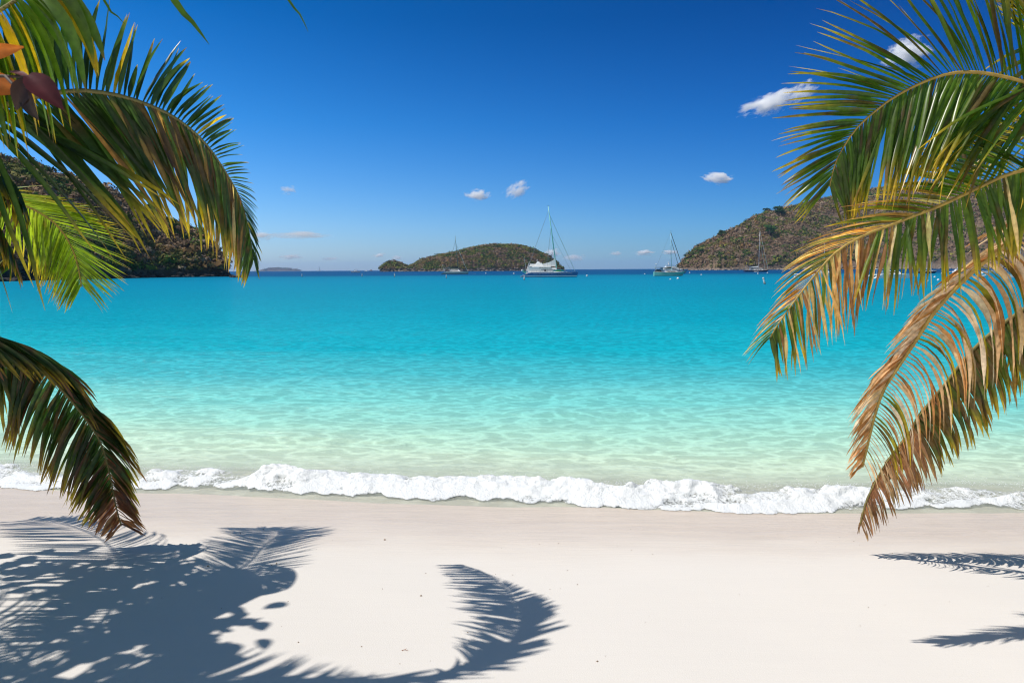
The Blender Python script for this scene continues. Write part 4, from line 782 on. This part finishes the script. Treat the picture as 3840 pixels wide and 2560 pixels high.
# dinghy shapes
def dinghy(name, loc, label, s=1.0, rz=0, tilt=0, engine=True, tubemat=None, group='small tenders', floor=None):
    r = empty(name, loc, rz, s); r.rotation_euler = (tilt, 0, rz); tag(r, label, 'dinghy', group)
    m = MB(); m.tube([(-1.7, -.65, .32), (.6, -.65, .34), (1.3, -.45, .40), (1.7, 0, .48), (1.3, .45, .40), (.6, .65, .34), (-1.7, .65, .32)], [.14, .2, .19, .18, .19, .2, .14], 8); m.build('tube', tubemat or GREYR, r, sm=True)
    m = MB(); m.box((-.2, 0, .2), (2.9, 1.0, .22), taper=1.05); m.box((-1.45, 0, .38), (.08, 1.0, .38)); m.build('floor', floor or GREYR, r)
    m = MB(); m.box((0, 0, .42), (.25, 1.1, .06)); m.build('thwart', GREYR, r)
    if engine:
        m = MB(); m.box((-1.72, 0, .72), (.36, .28, .34), taper=.8); m.box((-1.68, 0, .3), (.12, .12, .6)); m.build('outboard', BLK, r)
    return r
dinghy('dinghy', (cp.x - 7.4, cp.y - .2, 1.25), 'tender hanging from the stern davits of the big blue catamaran', 1.15, R(90), R(28), True, WHITE, floor=TURQ)
# distant yacht under sail behind the catamaran's stern
def sailboat(px, y, s, label, hullc=None, sails='main', group='boats far out at sea', h=9.0):
    r = empty('sailboat', (P(px, 1015, y).x, y, 0), 0, s); tag(r, label, 'sailboat', group)
    hull(8, 2.6, .9, rake=.08).build('hull', [hullc or WHITE, WHITE, ANTI, WHITE], r)
    MB().box((-.2, 0, 1.15), (2.8, 1.5, .5), taper=.85).build('cabin', WHITE, r)
    b, t = mast(r, .6, h, .3, MASTW, .9, ((.5, .7),), .07)
    m = MB()
    if sails == 'jib':
        rg = []
        for i in range(8):
            u = i / 7; x = 3.7 - u * 2.9; z1 = 1.2 + u * (h - 1.6); xb = 3.7 - u * 3.0 - (1 - u) * 2.2; rg.append([(xb, .25 * math.sin(u * 3), 1.2 + u * (h - 1.6)), (xb + (x - xb) * .5, .5 * math.sin(u * 3), z1), (x, 0, z1), (xb + (x - xb) * .5, .46 * math.sin(u * 3), z1)])
        m.loft(rg).build('jib', SAILC, r)
    else:
        m.tube([(-3, 0, 1.9), (.5, 0, 1.9)], .16, 6); m.build('furled_sail', SAILC, r)
    wire(r, 'forestay', t, (3.8, 0, 1), .02); wire(r, 'backstay', t, (-3.9, 0, 1), .02); return r
r = sailboat(1987, 620, .95, 'small yacht under a white jib seen past the stern of the big blue catamaran', sails='jib', h=10); r.rotation_euler.z = math.pi - .5
# catamaran 2
c = boat('catamaran', 1706, 1028, 'pale hulled catamaran with a dark mast and dark furled sail before the island', 'catamaran'); L = 14.0
for sy in (-1, 1): hull(L, 1.4, 1.35, cy=sy * 2.9, scoop=True, sheer=.05, sternw=.85, rake=.02).build('hull', [PALEG, NAVY, ANTI, WHITE], c)
m = MB(); m.box((0, 0, 1.25), (9, 5.0, .45)); m.build('bridge_deck', WHITE, c)
MB().box((.2, 0, 2.0), (5.2, 4.0, 1.2), taper=.75, shift=-.3).build('cabin', WHITE, c); cb = c.children[-1]
for sy in (-1, 1): MB().box((.1, sy * 1.86, 2.05), (3.6, .06, .4)).build('window', GLASS, cb)
m = MB(); m.box((-4.0, 0, 3.05), (3.4, 4.2, .14)); [m.tube([(sx, sy, 1.4), (sx, sy, 3.0)], .05, 5) for sx in (-5.4, -2.7) for sy in (-1.9, 1.9)]; m.build('bimini', WHITE, c)
m = MB(); m.box((-5.7, 0, 2.6), (.1, 3.4, .1)); m.tube([(-5.7, -1.6, 1.3), (-6.1, -1.6, 4.6)], .05, 5); m.tube([(-5.7, 1.6, 1.3), (-5.7, 1.6, 2.6)], .05, 5); m.box((-6.1, -1.6, 4.7), (.5, .5, .25)); m.build('stern_arch', WHITE, c)
b, t = mast(c, 1.9, 19.5, 1.5, MASTG, 1.6, ((.32, 1.2), (.65, 1.0)), .15)
bo = MB(); bo.tube([(-4.9, 0, 3.35), (1.8, 0, 2.95)], .12, 6); bo = bo.build('boom', MASTG, c); MB().loft([[(x, -.3, z), (x, .3, z), (x, .2, z + h), (x, -.2, z + h)] for x, z, h in [(-4.8, 3.4, .35), (-2, 3.25, .55), (.5, 3.1, .8), (1.7, 3.0, 1.1)]]).build('sail_cover', DARKC, bo)
wire(c, 'forestay', t.lerp(b, .2), (6.6, 0, 1.5), .07, WIREL)
for sy in (-1, 1): wire(c, 'shroud', t.lerp(b, .1), (-3.6, sy * 2.8, 1.4), .03)
wire(c, 'mooring_line', (6.8, 0, 1.0), (11, 0, 0), .04)
# sloop builder
def sloop(px, py, L, H, hc, mc, label, rz=0, s=1.0, rake=.4, cover=DARKC, strip=None, fb=1.15, ketch=False, y=None, group='boats moored in the bay', stay=WIRE, sr=.06, deckh=True, mx_=.08):
    c = boat('sailboat', px, py, label, 'sailboat', group, rz, s, y=y); k = L / 12
    hull(L, 3.6 * k, fb, sheer=.22, sternw=.6, rake=.09).build('hull', [hc, strip or hc, ANTI, TEAK], c)
    m = MB(); m.tube([(-L * .48, -1.1 * k, fb * 1.22), (-L * .2, -1.75 * k, fb * 1.08), (L * .15, -1.78 * k, fb * 1.04), (L * .38, -.9 * k, fb * 1.25), (L * .49, 0, fb * 1.42), (L * .38, .9 * k, fb * 1.25), (L * .15, 1.78 * k, fb * 1.04), (-L * .2, 1.75 * k, fb * 1.08), (-L * .48, 1.1 * k, fb * 1.22)], .05 * k, 5); m.build('toe_rail', WHITE, c)
    MB().box((L * .06, 0, fb + .32 * k), (L * .42, 2.0 * k, .75 * k), taper=.88).build('cabin', WHITE, c); cb = c.children[-1]
    for sy in (-1, 1):
        for q in (-.06, .03, .12): MB().box((L * (.03 + q), sy * .985 * k, fb + .36 * k), (.9 * k, .06, .22 * k)).build('window', GLASS, cb)
    b, t = mast(c, L * mx_, H, rake, mc, fb + .6 * k, ((.35, 1.3 * k), (.68, 1.0 * k)), .085 * k + .02)
    bo = MB(); zb = fb + 1.5 * k; bo.tube([(-L * .32, 0, zb), (L * mx_ - .1, 0, zb)], .09 * k, 6); bo = bo.build('boom', mc, c); MB().loft([[(x * L, -.16 * k, zb + .02), (x * L, .16 * k, zb + .02), (x * L, .1 * k, zb + h * k), (x * L, -.1 * k, zb + h * k)] for x, h in [(-.31, .25), (-.1, .38), (mx_ - .02, .6)]]).build('sail_cover', cover, bo)
    bz = MB(); bz.box((-L * .33, 0, fb + 2.0 * k), (L * .2, 2.6 * k, .12)); [bz.tube([(-L * .33 + sx, sy * 1.2 * k, fb), (-L * .33 + sx, sy * 1.2 * k, fb + 1.95 * k)], .03, 4) for sx in (-L * .09, L * .09) for sy in (-1, 1)]; bz.build('bimini', cover if deckh is True else WHITE, c)
    wire(c, 'forestay', t.lerp(b, .02), (L * .485, 0, fb * 1.4), sr, stay); wire(c, 'inner_stay', t.lerp(b, .2), (L * .36, 0, fb * 1.25), sr * .7, stay)
    wire(c, 'backstay', t, (-L * .49, 0, fb * 1.2), .02)
    for sy in (-1, 1): wire(c, 'shroud', t.lerp(b, .3), (L * mx_ - .4, sy * 1.7 * k, fb), .02)
    m = MB()
    for sy in (-1, 1):
        for q in np.linspace(-.46, .40, 8): m.tube([(q * L, sy * (1.2 if abs(q) > .3 else 1.7) * k, fb), (q * L, sy * (1.2 if abs(q) > .3 else 1.7) * k, fb + .7 * k)], .016, 4)
        m.tube([(-.46 * L, sy * 1.2 * k, fb + .7 * k), (-.2 * L, sy * 1.7 * k, fb + .68 * k), (.2 * L, sy * 1.7 * k, fb + .68 * k), (.47 * L, 0, fb + .95 * k)], .014, 4)
    m.build('guard_rail', STEEL, c)
    return c
c = sloop(2509, 1034.6, 9.3, 13.3, AQUA_REFL, mat('mast_pale_cyan', (.50, .78, .80), .35), 'sloop with an aqua green water reflection painted on its hull, a pale mast and dark rolled headsails', rake=.45, stay=BLK, sr=.09, strip=PALEG, fb=1.05)
m = MB(); m.box((-4.4, -.4, 2.6), (.35, .12, .35)); m.tube([(-4.4, -.4, 1.1), (-4.4, -.4, 3.4)], .035, 5); m.ball((-4.0, .2, 3.55), .32, 8, (1, 1, .45)); m.tube([(-4.0, .2, 1.1), (-4.0, .2, 3.5)], .03, 4); m.build('stern_gear', WHITE, c)
m = MB(); m.box((-3.2, 0, 1.55), (1.5, 1.7, .8), taper=.9); m.box((-4.2, -.6, 1.4), (.3, .3, .6)); m.build('dodger', DARKC, c)
c = sloop(2836, 1019.2, 24.5, 41.0, NAVY, MASTW, 'large dark navy yacht with a very tall mast and a white deckhouse', s=.60, rake=-.3, cover=SAILC, strip=NAVY, fb=1.5, stay=WIREL, sr=.12, deckh=False, mx_=.09)
m = MB(); m.box((-3.6, 0, 2.9), (6.2, 3.6, 1.5), taper=.9); m.build('deckhouse', WHITE, c); dh = c.children[-1]; m = MB()
for kx in (-5.4, -4.2, -3.0, -1.8): m.box((kx, -1.76, 3.05), (.8, .06, .6))
m.build('window', GLASS, dh)
MB().box((-2.6, 0, 3.95), (11, 3.4, .14)).build('awning', SAILC, c)
m = MB(); m.tube([(-11.6, 0, 1.8), (-12.0, 0, 3.6)], .05, 5); m.build('flag_pole', WHITE, c)
fl = MB(); fl.box((-12.6, .0, 3.0), (1.3, .04, 1.1)).build('flag', FBL, c); f = c.children[-1]; m = MB(); m.box((-12.6, 0, 3.0), (1.32, .06, .22)); m.box((-12.45, 0, 3.0), (.22, .065, 1.12)); m.build('cross', YEL, f)
m = MB(); m.tube([(-8.6, 0, 1.7), (-8.9, 0, 9.0)], .06, 5); m.build('mizzen_pole', WIRE, c)
g = G(2837, 1020.2); dinghy('dinghy', (g.x, g.y, 0), 'grey tender lying alongside the large navy yacht', .75, 0)
g = G(2989, 1031.5); dinghy('dinghy', (g.x, g.y, 0), 'white tender floating alone right of the navy yacht', .75, R(8), 0, True, WHITE, floor=WHITE)
# motor yacht
def motor(px, py, L, label, hc=WHITE, rz=0, s=1.0, y=None, fb=1.5, group='boats moored in the bay', fly=True, supc=None):
    c = boat('motor_yacht', px, py, label, 'motor yacht', group, rz, s, y=y); k = L / 16; W_ = supc or WHITE
    hull(L, 4.6 * k, fb, sheer=.18, sternw=.9, rake=.10).build('hull', [hc, hc, ANTI, TEAK], c)
    MB().loft([[(x * L, -b * k, fb), (x * L, b * k, fb), (x * L + o * k, b * .85 * k, fb + h * k), (x * L + o * k, -b * .85 * k, fb + h * k)] for x, b, h, o in [(-.40, 1.9, 1.5, .3), (-.1, 1.95, 1.6, 0), (.14, 1.8, 1.45, -.8), (.34, 1.0, .25, -.2)]]).build('cabin', W_, c); cb = c.children[-1]
    for sy in (-1, 1): MB().box((-.14 * L, sy * 1.86 * k, fb + .95 * k), (.40 * L, .10, .42 * k)).build('window', GLASS, cb)
    if fly:
        MB().box((-.15 * L, 0, fb + 1.95 * k), (.38 * L, 3.0 * k, .75 * k), taper=.85, shift=-.2).build('flybridge', W_, c); f = c.children[-1]
        m = MB(); m.box((.045 * L, 0, fb + 2.1 * k), (.06, 2.0 * k, .4 * k)); m.box((-.15 * L, -1.38 * k, fb + 2.05 * k), (.3 * L, .06, .2 * k)); m.build('window', GLASS, f)
        m = MB(); m.box((-.17 * L, 0, fb + 2.95 * k), (.26 * L, 2.8 * k, .1)); m.tube([(-.26 * L, -1.1 * k, fb + 2.2 * k), (-.22 * L, -1.1 * k, fb + 2.95 * k)], .06, 5); m.tube([(-.26 * L, 1.1 * k, fb + 2.2 * k), (-.22 * L, 1.1 * k, fb + 2.95 * k)], .06, 5); m.build('hardtop', W_, c)
        m = MB(); m.tube([(-.2 * L, 0, fb + 2.95 * k), (-.22 * L, 0, fb + 4.6 * k)], .08, 5); m.ball((-.2 * L, .4, fb + 3.5 * k), .4 * k, 8); m.ball((-.22 * L, 0, fb + 4.4 * k), .35 * k, 8); m.box((-.21 * L, 0, fb + 3.9 * k), (.3, 1.6 * k, .12)); m.build('radar_arch', W_, c)
    m = MB()
    for sy in (-1, 1): m.tube([(-.1 * L, sy * 2.2 * k, fb + .8 * k), (.3 * L, sy * 1.6 * k, fb + .95 * k), (.5 * L, 0, fb + 1.25 * k)], .03, 4)
    m.build('guard_rail', STEEL, c); return c
motor(2528, 1023, 12.5, 'white motor yacht partly hidden behind the aqua sloop', y=320, fb=1.6, hc=mat('hull_light_blue', (.30, .50, .62), .3))
# boats half hidden behind the right palm's fronds
def catr(px, py, L, H, mdx, label, rz=0, s=1, masted=True, hc=WHITE):
    c = boat('catamaran', px, py, label, 'catamaran', rz=rz, s=s)
    k = L / 12
    for sy in (-1, 1): hull(L, 1.3 * k, 1.25 * k, cy=sy * 2.7 * k, scoop=True, sheer=.05, sternw=.85, rake=.02).build('hull', [hc, hc, ANTI, WHITE], c)
    MB().box((0, 0, 1.15 * k), (8 * k, 4.6 * k, .45 * k)).build('bridge_deck', WHITE, c)
    MB().box((.2, 0, 1.85 * k), (5.4 * k, 3.9 * k, 1.05 * k), taper=.75, shift=-.3).build('cabin', WHITE, c); cb = c.children[-1]
    m = MB(); m.box((0, -1.84 * k, 1.9 * k), (3.8 * k, .06, .34 * k)); m.build('window', GLASS, cb)
    m = MB(); m.box((-3.6 * k, 0, 2.9 * k), (2.8 * k, 3.6 * k, .12)); [m.tube([(sx * k, sy * k, 1.2 * k), (sx * k, sy * k, 2.9 * k)], .04, 5) for sx in (-4.8, -2.4) for sy in (-1.7, 1.7)]; m.build('bimini', WHITE, c)
    if masted:
        b, t = mast(c, mdx, H, .4, MASTW, 1.6 * k, ((.4, 1.0),), .12); wire(c, 'forestay', t.lerp(b, .1), (L * .46, 0, 1.3 * k), .05)
        bo = MB(); bo.tube([(-4 * k, 0, 3.1 * k), (mdx, 0, 3.0 * k)], .12, 6); bo = bo.build('boom', WHITE, c); MB().box((-2 * k, 0, 3.3 * k), (4 * k, .3, .4)).build('sail_cover', DARKC, bo)
    return c
catr(3083, 1032, 12.0, 18.0, .9, 'white catamaran with a lone grey mast just left of the tan frond', s=.62)
catr(3334, 1043, 11.6, 14, 1.6, 'long white catamaran behind the hanging green leaflets', s=.68, masted=False)
c = sloop(3474, 1024.5, 15, 17.5, NAVY, MASTW, 'black hulled sailboat behind the green leaflets, right of the long white catamaran', s=.5, cover=SAILC, strip=NAVY, fb=1.3, mx_=.24, rake=.9, deckh=False)
motor(3600, 1022.5, 10.5, 'small white motor yacht left of the tan frond, near the far shore', s=.5, fb=1.1)
motor(3752, 1021, 11.5, 'white motor yacht seen through the tan leaflets near the right edge', s=.5, fb=1.2)
sloop(3722, 1025, 13, 21, WHITE, MASTW, 'white sailboat with a tall mast rising above the tan frond', s=.55, cover=DARKC, fb=1.2)
sloop(3815, 1042, 9.5, 13, WHITE, MASTW, 'white sailboat behind the tan leaflets at the very right edge', s=.5, cover=DARKC, fb=1.0)
for px, py, lb in [(3608, 1039, 'white tender on the dark water just left of the tan frond'), (3682, 1037, 'tan floored tender seen between the tan leaflets'), (3562, 1020.5, 'tiny white tender by the small motor yacht near the far shore')]:
    g = G(px, py); dinghy('dinghy', (g.x, g.y, 0), lb, .55, R(5), 0, True, WHITE, floor=WHITE)
# far boats at the left
sailboat(1374, 1500, 1.25, 'anchored sailboat with a bare mast far out beside the pointed rock islet', h=9)
sailboat(1196, 4200, 2.6, 'tiny white sail of a yacht on the horizon right of the bluish island', sails='jib', h=12)
def speed(px, y, s, label, red=False):
    r = empty('speedboat', (P(px, 1015, y).x, y, 0), math.pi, s); tag(r, label, 'speedboat', 'boats far out at sea')
    hull(7, 2.4, 1.0, sheer=.2, sternw=.9, rake=.1).build('hull', [WHITE, RED if red else WHITE, ANTI, WHITE], r)
    MB().box((-.5, 0, 1.3), (2.4, 1.7, .7), taper=.8).build('cabin', WHITE, r); MB().box((-.6, 0, 2.3), (2.2, 1.8, .12)).build('canopy', RED if red else WHITE, r)
    m = MB(); [m.tube([(-.6 + sx, sy, 1.2), (-.6 + sx, sy, 2.3)], .05, 4) for sx in (-.9, .9) for sy in (-.8, .8)]; m.build('canopy_pole', STEEL, r)
speed(1332, 760, 1.5, 'white speedboat with a red canopy far out, left of the middle island', True)
speed(955, 2600, 2.4, 'tiny white motorboat at the left end of the bluish island')
# ------------------------------------------------------------ buoys
def round_buoy(px, py, d, label, ora=False):
    g = G(px, py); r = empty('mooring_buoy', (g.x, g.y, 0)); tag(r, label, 'buoy', 'mooring buoys')
    m = MB(); m.ball((0, 0, d * .22), d * .5, 16); m.build('float', ORA if ora else WHITE, r, sm=True)
    m = MB(); m.lathe([(d * .485, d * .20), (d * .507, d * .21), (d * .507, d * .29), (d * .485, d * .30)], n=16); m.build('band', FBL if not ora else ORA, r, sm=True)
    m = MB(); m.tube([(-.08 * d, 0, d * .70), (-.08 * d, 0, d * .82), (.08 * d, 0, d * .82), (.08 * d, 0, d * .70)], d * .025, 5); m.build('eye', STEEL, r)
for px, py, d, lb, orr in [(1822, 1026.5, .75, 'white mooring ball right of the pale catamaran with the dark mast', 0), (1927, 1028, .85, 'white mooring ball left of the big blue catamaran', 0), (2201, 1036.5, .65, 'white mooring ball right of the bow of the big blue catamaran', 0),
        (2418, 1028.5, .5, 'white mooring ball left of the aqua sloop', 0), (2514, 1048.5, .34, 'small white mooring ball in front of the aqua sloop', 0), (2542, 1046.5, .52, 'larger white mooring ball in front of the aqua sloop', 0),
        (2586, 1024, .7, 'white mooring ball just off the bow of the aqua sloop', 0), (2630, 1032, .5, 'white mooring ball between the aqua sloop and the navy yacht', 0), (2842, 1027.5, .55, 'white mooring ball below the middle of the navy yacht', 0),
        (2878, 1024.5, .6, 'white mooring ball below the bow of the navy yacht', 0), (2980, 1039.8, .42, 'white mooring ball below the lone white tender', 0), (2958, 1041.5, .28, 'small orange buoy below the left end of the lone white tender', 1), (2994, 1042, .2, 'tiny orange buoy below the right end of the lone white tender', 1),
        (3505, 1040.5, .42, 'white mooring ball below the black hulled sailboat', 0), (3518, 1052, .40, 'larger white mooring ball nearest the beach under the green leaflets', 0), (3480, 1053.5, .2, 'tiny white buoy under the tip of a green leaflet', 0), (3531, 1026.5, .5, 'white mooring ball right of the black hulled sailboat', 0), (3602, 1025.5, .5, 'white mooring ball in front of the small white motor yacht', 0)]:
    round_buoy(px, py, d, lb, orr)
def spar_buoy(px, py, h, label, tilt=0.0, dk=False):
    g = G(px, py); r = empty('marker_buoy', (g.x, g.y, 0)); r.rotation_euler = (0, tilt, 0); tag(r, label, 'buoy', 'marker buoys of the swimming area'); w = h * .13
    m = MB(); m.lathe([(w * .9, -h * .3), (w, -h * .25), (w, h * .93), (w * .8, h)], n=12); m.build('float', WHITE, r)
    m = MB(); m.lathe([(w * .99, h * .18), (w * 1.03, h * .19), (w * 1.03, h * .30), (w * .99, h * .31)], n=12); m.lathe([(w * .99, h * .76), (w * 1.03, h * .77), (w * 1.03, h * .84), (w * .99, h * .85)], n=12); m.build('band', ORA, r)
    m = MB(); m.lathe([(w * 1.25, -.05), (w * 1.3, 0), (w * 1.3, h * .08), (w * 1.05, h * .12)], n=12); m.build('collar', BLK, r)
for px, py, h, lb, t in [(1133, 1037.5, 1.1, 'slim marker buoy at the far left of the open water', 0), (1358, 1036.5, 1.1, 'slim marker buoy below the anchored far sailboat', .05), (1480, 1038, 1.2, 'slim marker buoy below the left end of the middle island', 0),
        (1674, 1042.5, .95, 'slim marker buoy in front of the pale catamaran with the dark mast', 0), (1966, 1049.5, .95, 'marker buoy by the stern of the big blue catamaran', .03), (2868, 1064.5, .95, 'leaning marker buoy in front of the navy yacht', -.28)]:
    spar_buoy(px, py, h, lb, t)

# ------------------------------------------------------------ clouds, far beyond everything else
def cloud_material():
    m = bpy.data.materials.new('cloud_vapour'); m.use_nodes = True; nt = m.node_tree; N = nt.nodes; L = nt.links; N.remove(N['Principled BSDF'])
    t = N.new('ShaderNodeTexCoord'); oi = N.new('ShaderNodeObjectInfo')
    mp = N.new('ShaderNodeVectorMath'); mp.operation = 'SCALE'; mp.inputs['Scale'].default_value = 1
    cmb = N.new('ShaderNodeVectorMath'); cmb.operation = 'ADD'; sc = N.new('ShaderNodeMath'); sc.operation = 'MULTIPLY'; sc.inputs[1].default_value = 50
    L.new(oi.outputs['Random'], sc.inputs[0]); L.new(t.outputs['Object'], cmb.inputs[0]); L.new(sc.outputs[0], cmb.inputs[1])
    n = N.new('ShaderNodeTexNoise'); n.inputs['Scale'].default_value = 2.1; n.inputs['Detail'].default_value = 6; n.inputs['Roughness'].default_value = .62; L.new(cmb.outputs[0], n.inputs['Vector'])
    ln = N.new('ShaderNodeVectorMath'); ln.operation = 'LENGTH'; L.new(t.outputs['Object'], ln.inputs[0])
    a = N.new('ShaderNodeMath'); a.operation = 'MULTIPLY_ADD'; a.inputs[1].default_value = -.42; a.inputs[2].default_value = -.262; L.new(ln.outputs['Value'], a.inputs[0])
    b = N.new('ShaderNodeMath'); b.operation = 'ADD'; L.new(n.outputs[0], b.inputs[0]); L.new(a.outputs[0], b.inputs[1])
    r = N.new('ShaderNodeMapRange'); r.inputs[1].default_value = 0; r.inputs[2].default_value = .24; r.inputs[3].default_value = 0; r.inputs[4].default_value = 1; L.new(b.outputs[0], r.inputs[0])
    at = N.new('ShaderNodeAttribute'); at.attribute_type = 'OBJECT'; at.attribute_name = 'thickness'
    k = N.new('ShaderNodeMath'); k.operation = 'MULTIPLY'; L.new(r.outputs[0], k.inputs[0]); L.new(at.outputs['Fac'], k.inputs[1])
    v = N.new('ShaderNodeVolumePrincipled'); v.inputs['Color'].default_value = (1, 1, 1, 1); v.inputs['Anisotropy'].default_value = 0.0; L.new(k.outputs[0], v.inputs['Density'])
    L.new(v.outputs[0], N['Material Output'].inputs['Volume']); return m
M_CLOUD = cloud_material()
def cloud(px, py, wpx, hpx, D, label, tilt=0, dens=1.0):
    p = P(px, py, D); w = wpx / FPX * D / 2; h = hpx / FPX * D / 2
    m = MB(); m.ball((0, 0, 0), 1.0, 20); o = m.build('cloud', M_CLOUD, sm=True); o.location = p; o.scale = (w * 1.15, w * .7, h * 1.25); o.rotation_euler = (0, tilt, math.atan2(-p.x, p.y))
    o['thickness'] = dens * 16.0 / w; tag(o, label, 'cloud', 'small fair weather clouds')
for a in [(2890, 385, 230, 80, 'bright white cloud left of the big green frond', -.25, 1), (3010, 345, 140, 70, 'thin wisp trailing up to the right from the brightest cloud', -.5, .5), (3400, 200, 200, 110, 'white cloud behind the upper leaflets of the big green frond', 0, 1),
          (2692, 668, 130, 50, 'small white cloud alone above the right hillside', .1, .9), (1792, 732, 110, 48, 'small cloud above the island, left of the tall mast', 0, .8), (1940, 712, 120, 60, 'slanting thin cloud just left of the tall mast tip', -.5, .5), (1082, 712, 80, 40, 'faint wisp high above the bluish island', 0, .16)]:
    cloud(a[0], a[1], a[2], a[3], 6000, a[4], a[5], a[6])
for a in [(1130, 880, 260, 34, 'long streak of cloud right of the yellow frond tip', 0, .35), (970, 885, 160, 44, 'pale cloud behind the yellow frond tip', 0, .35), (1095, 963, 110, 24, 'low cloud above the right end of the bluish island', 0, .5), (1240, 970, 90, 20, 'faint low cloud right of the bluish island', 0, .25), (1420, 957, 60, 18, 'small low cloud left of the middle island', -.2, .5),
          (2072, 950, 80, 44, 'low cloud behind the stays of the big blue catamaran', 0, .5), (2150, 966, 110, 34, 'faint low cloud right of the big blue catamaran mast', 0, .3), (2415, 947, 90, 24, 'low white cloud left of the aqua sloop', 0, .7), (2515, 946, 70, 22, 'low cloud behind the mast of the aqua sloop', 0, .7), (2310, 950, 60, 20, 'faint low cloud between the two nearest masts', 0, .3), (1490, 967, 60, 20, 'faint puff above the left tip of the middle island', 0, .3)]:
    cloud(a[0], a[1], a[2], a[3], 19000, a[4], a[5], a[6])

# ------------------------------------------------------------ haze
HAZE = 1
if HAZE:
    m = bpy.data.materials.new('haze_air'); m.use_nodes = True; N = m.node_tree.nodes; N.remove(N['Principled BSDF'])
    v = N.new('ShaderNodeVolumePrincipled'); v.inputs['Color'].default_value = (.42, .66, 1, 1); v.inputs['Density'].default_value = 4.5e-5; v.inputs['Anisotropy'].default_value = .0
    m.node_tree.links.new(v.outputs[0], N['Material Output'].inputs['Volume'])
    b = MB(); b.box((0, 7800, 87.5), (32000, 17600, 190)); o = b.build('haze', m); tag(o, 'thin bluish sea haze in the far distance', kind='stuff')
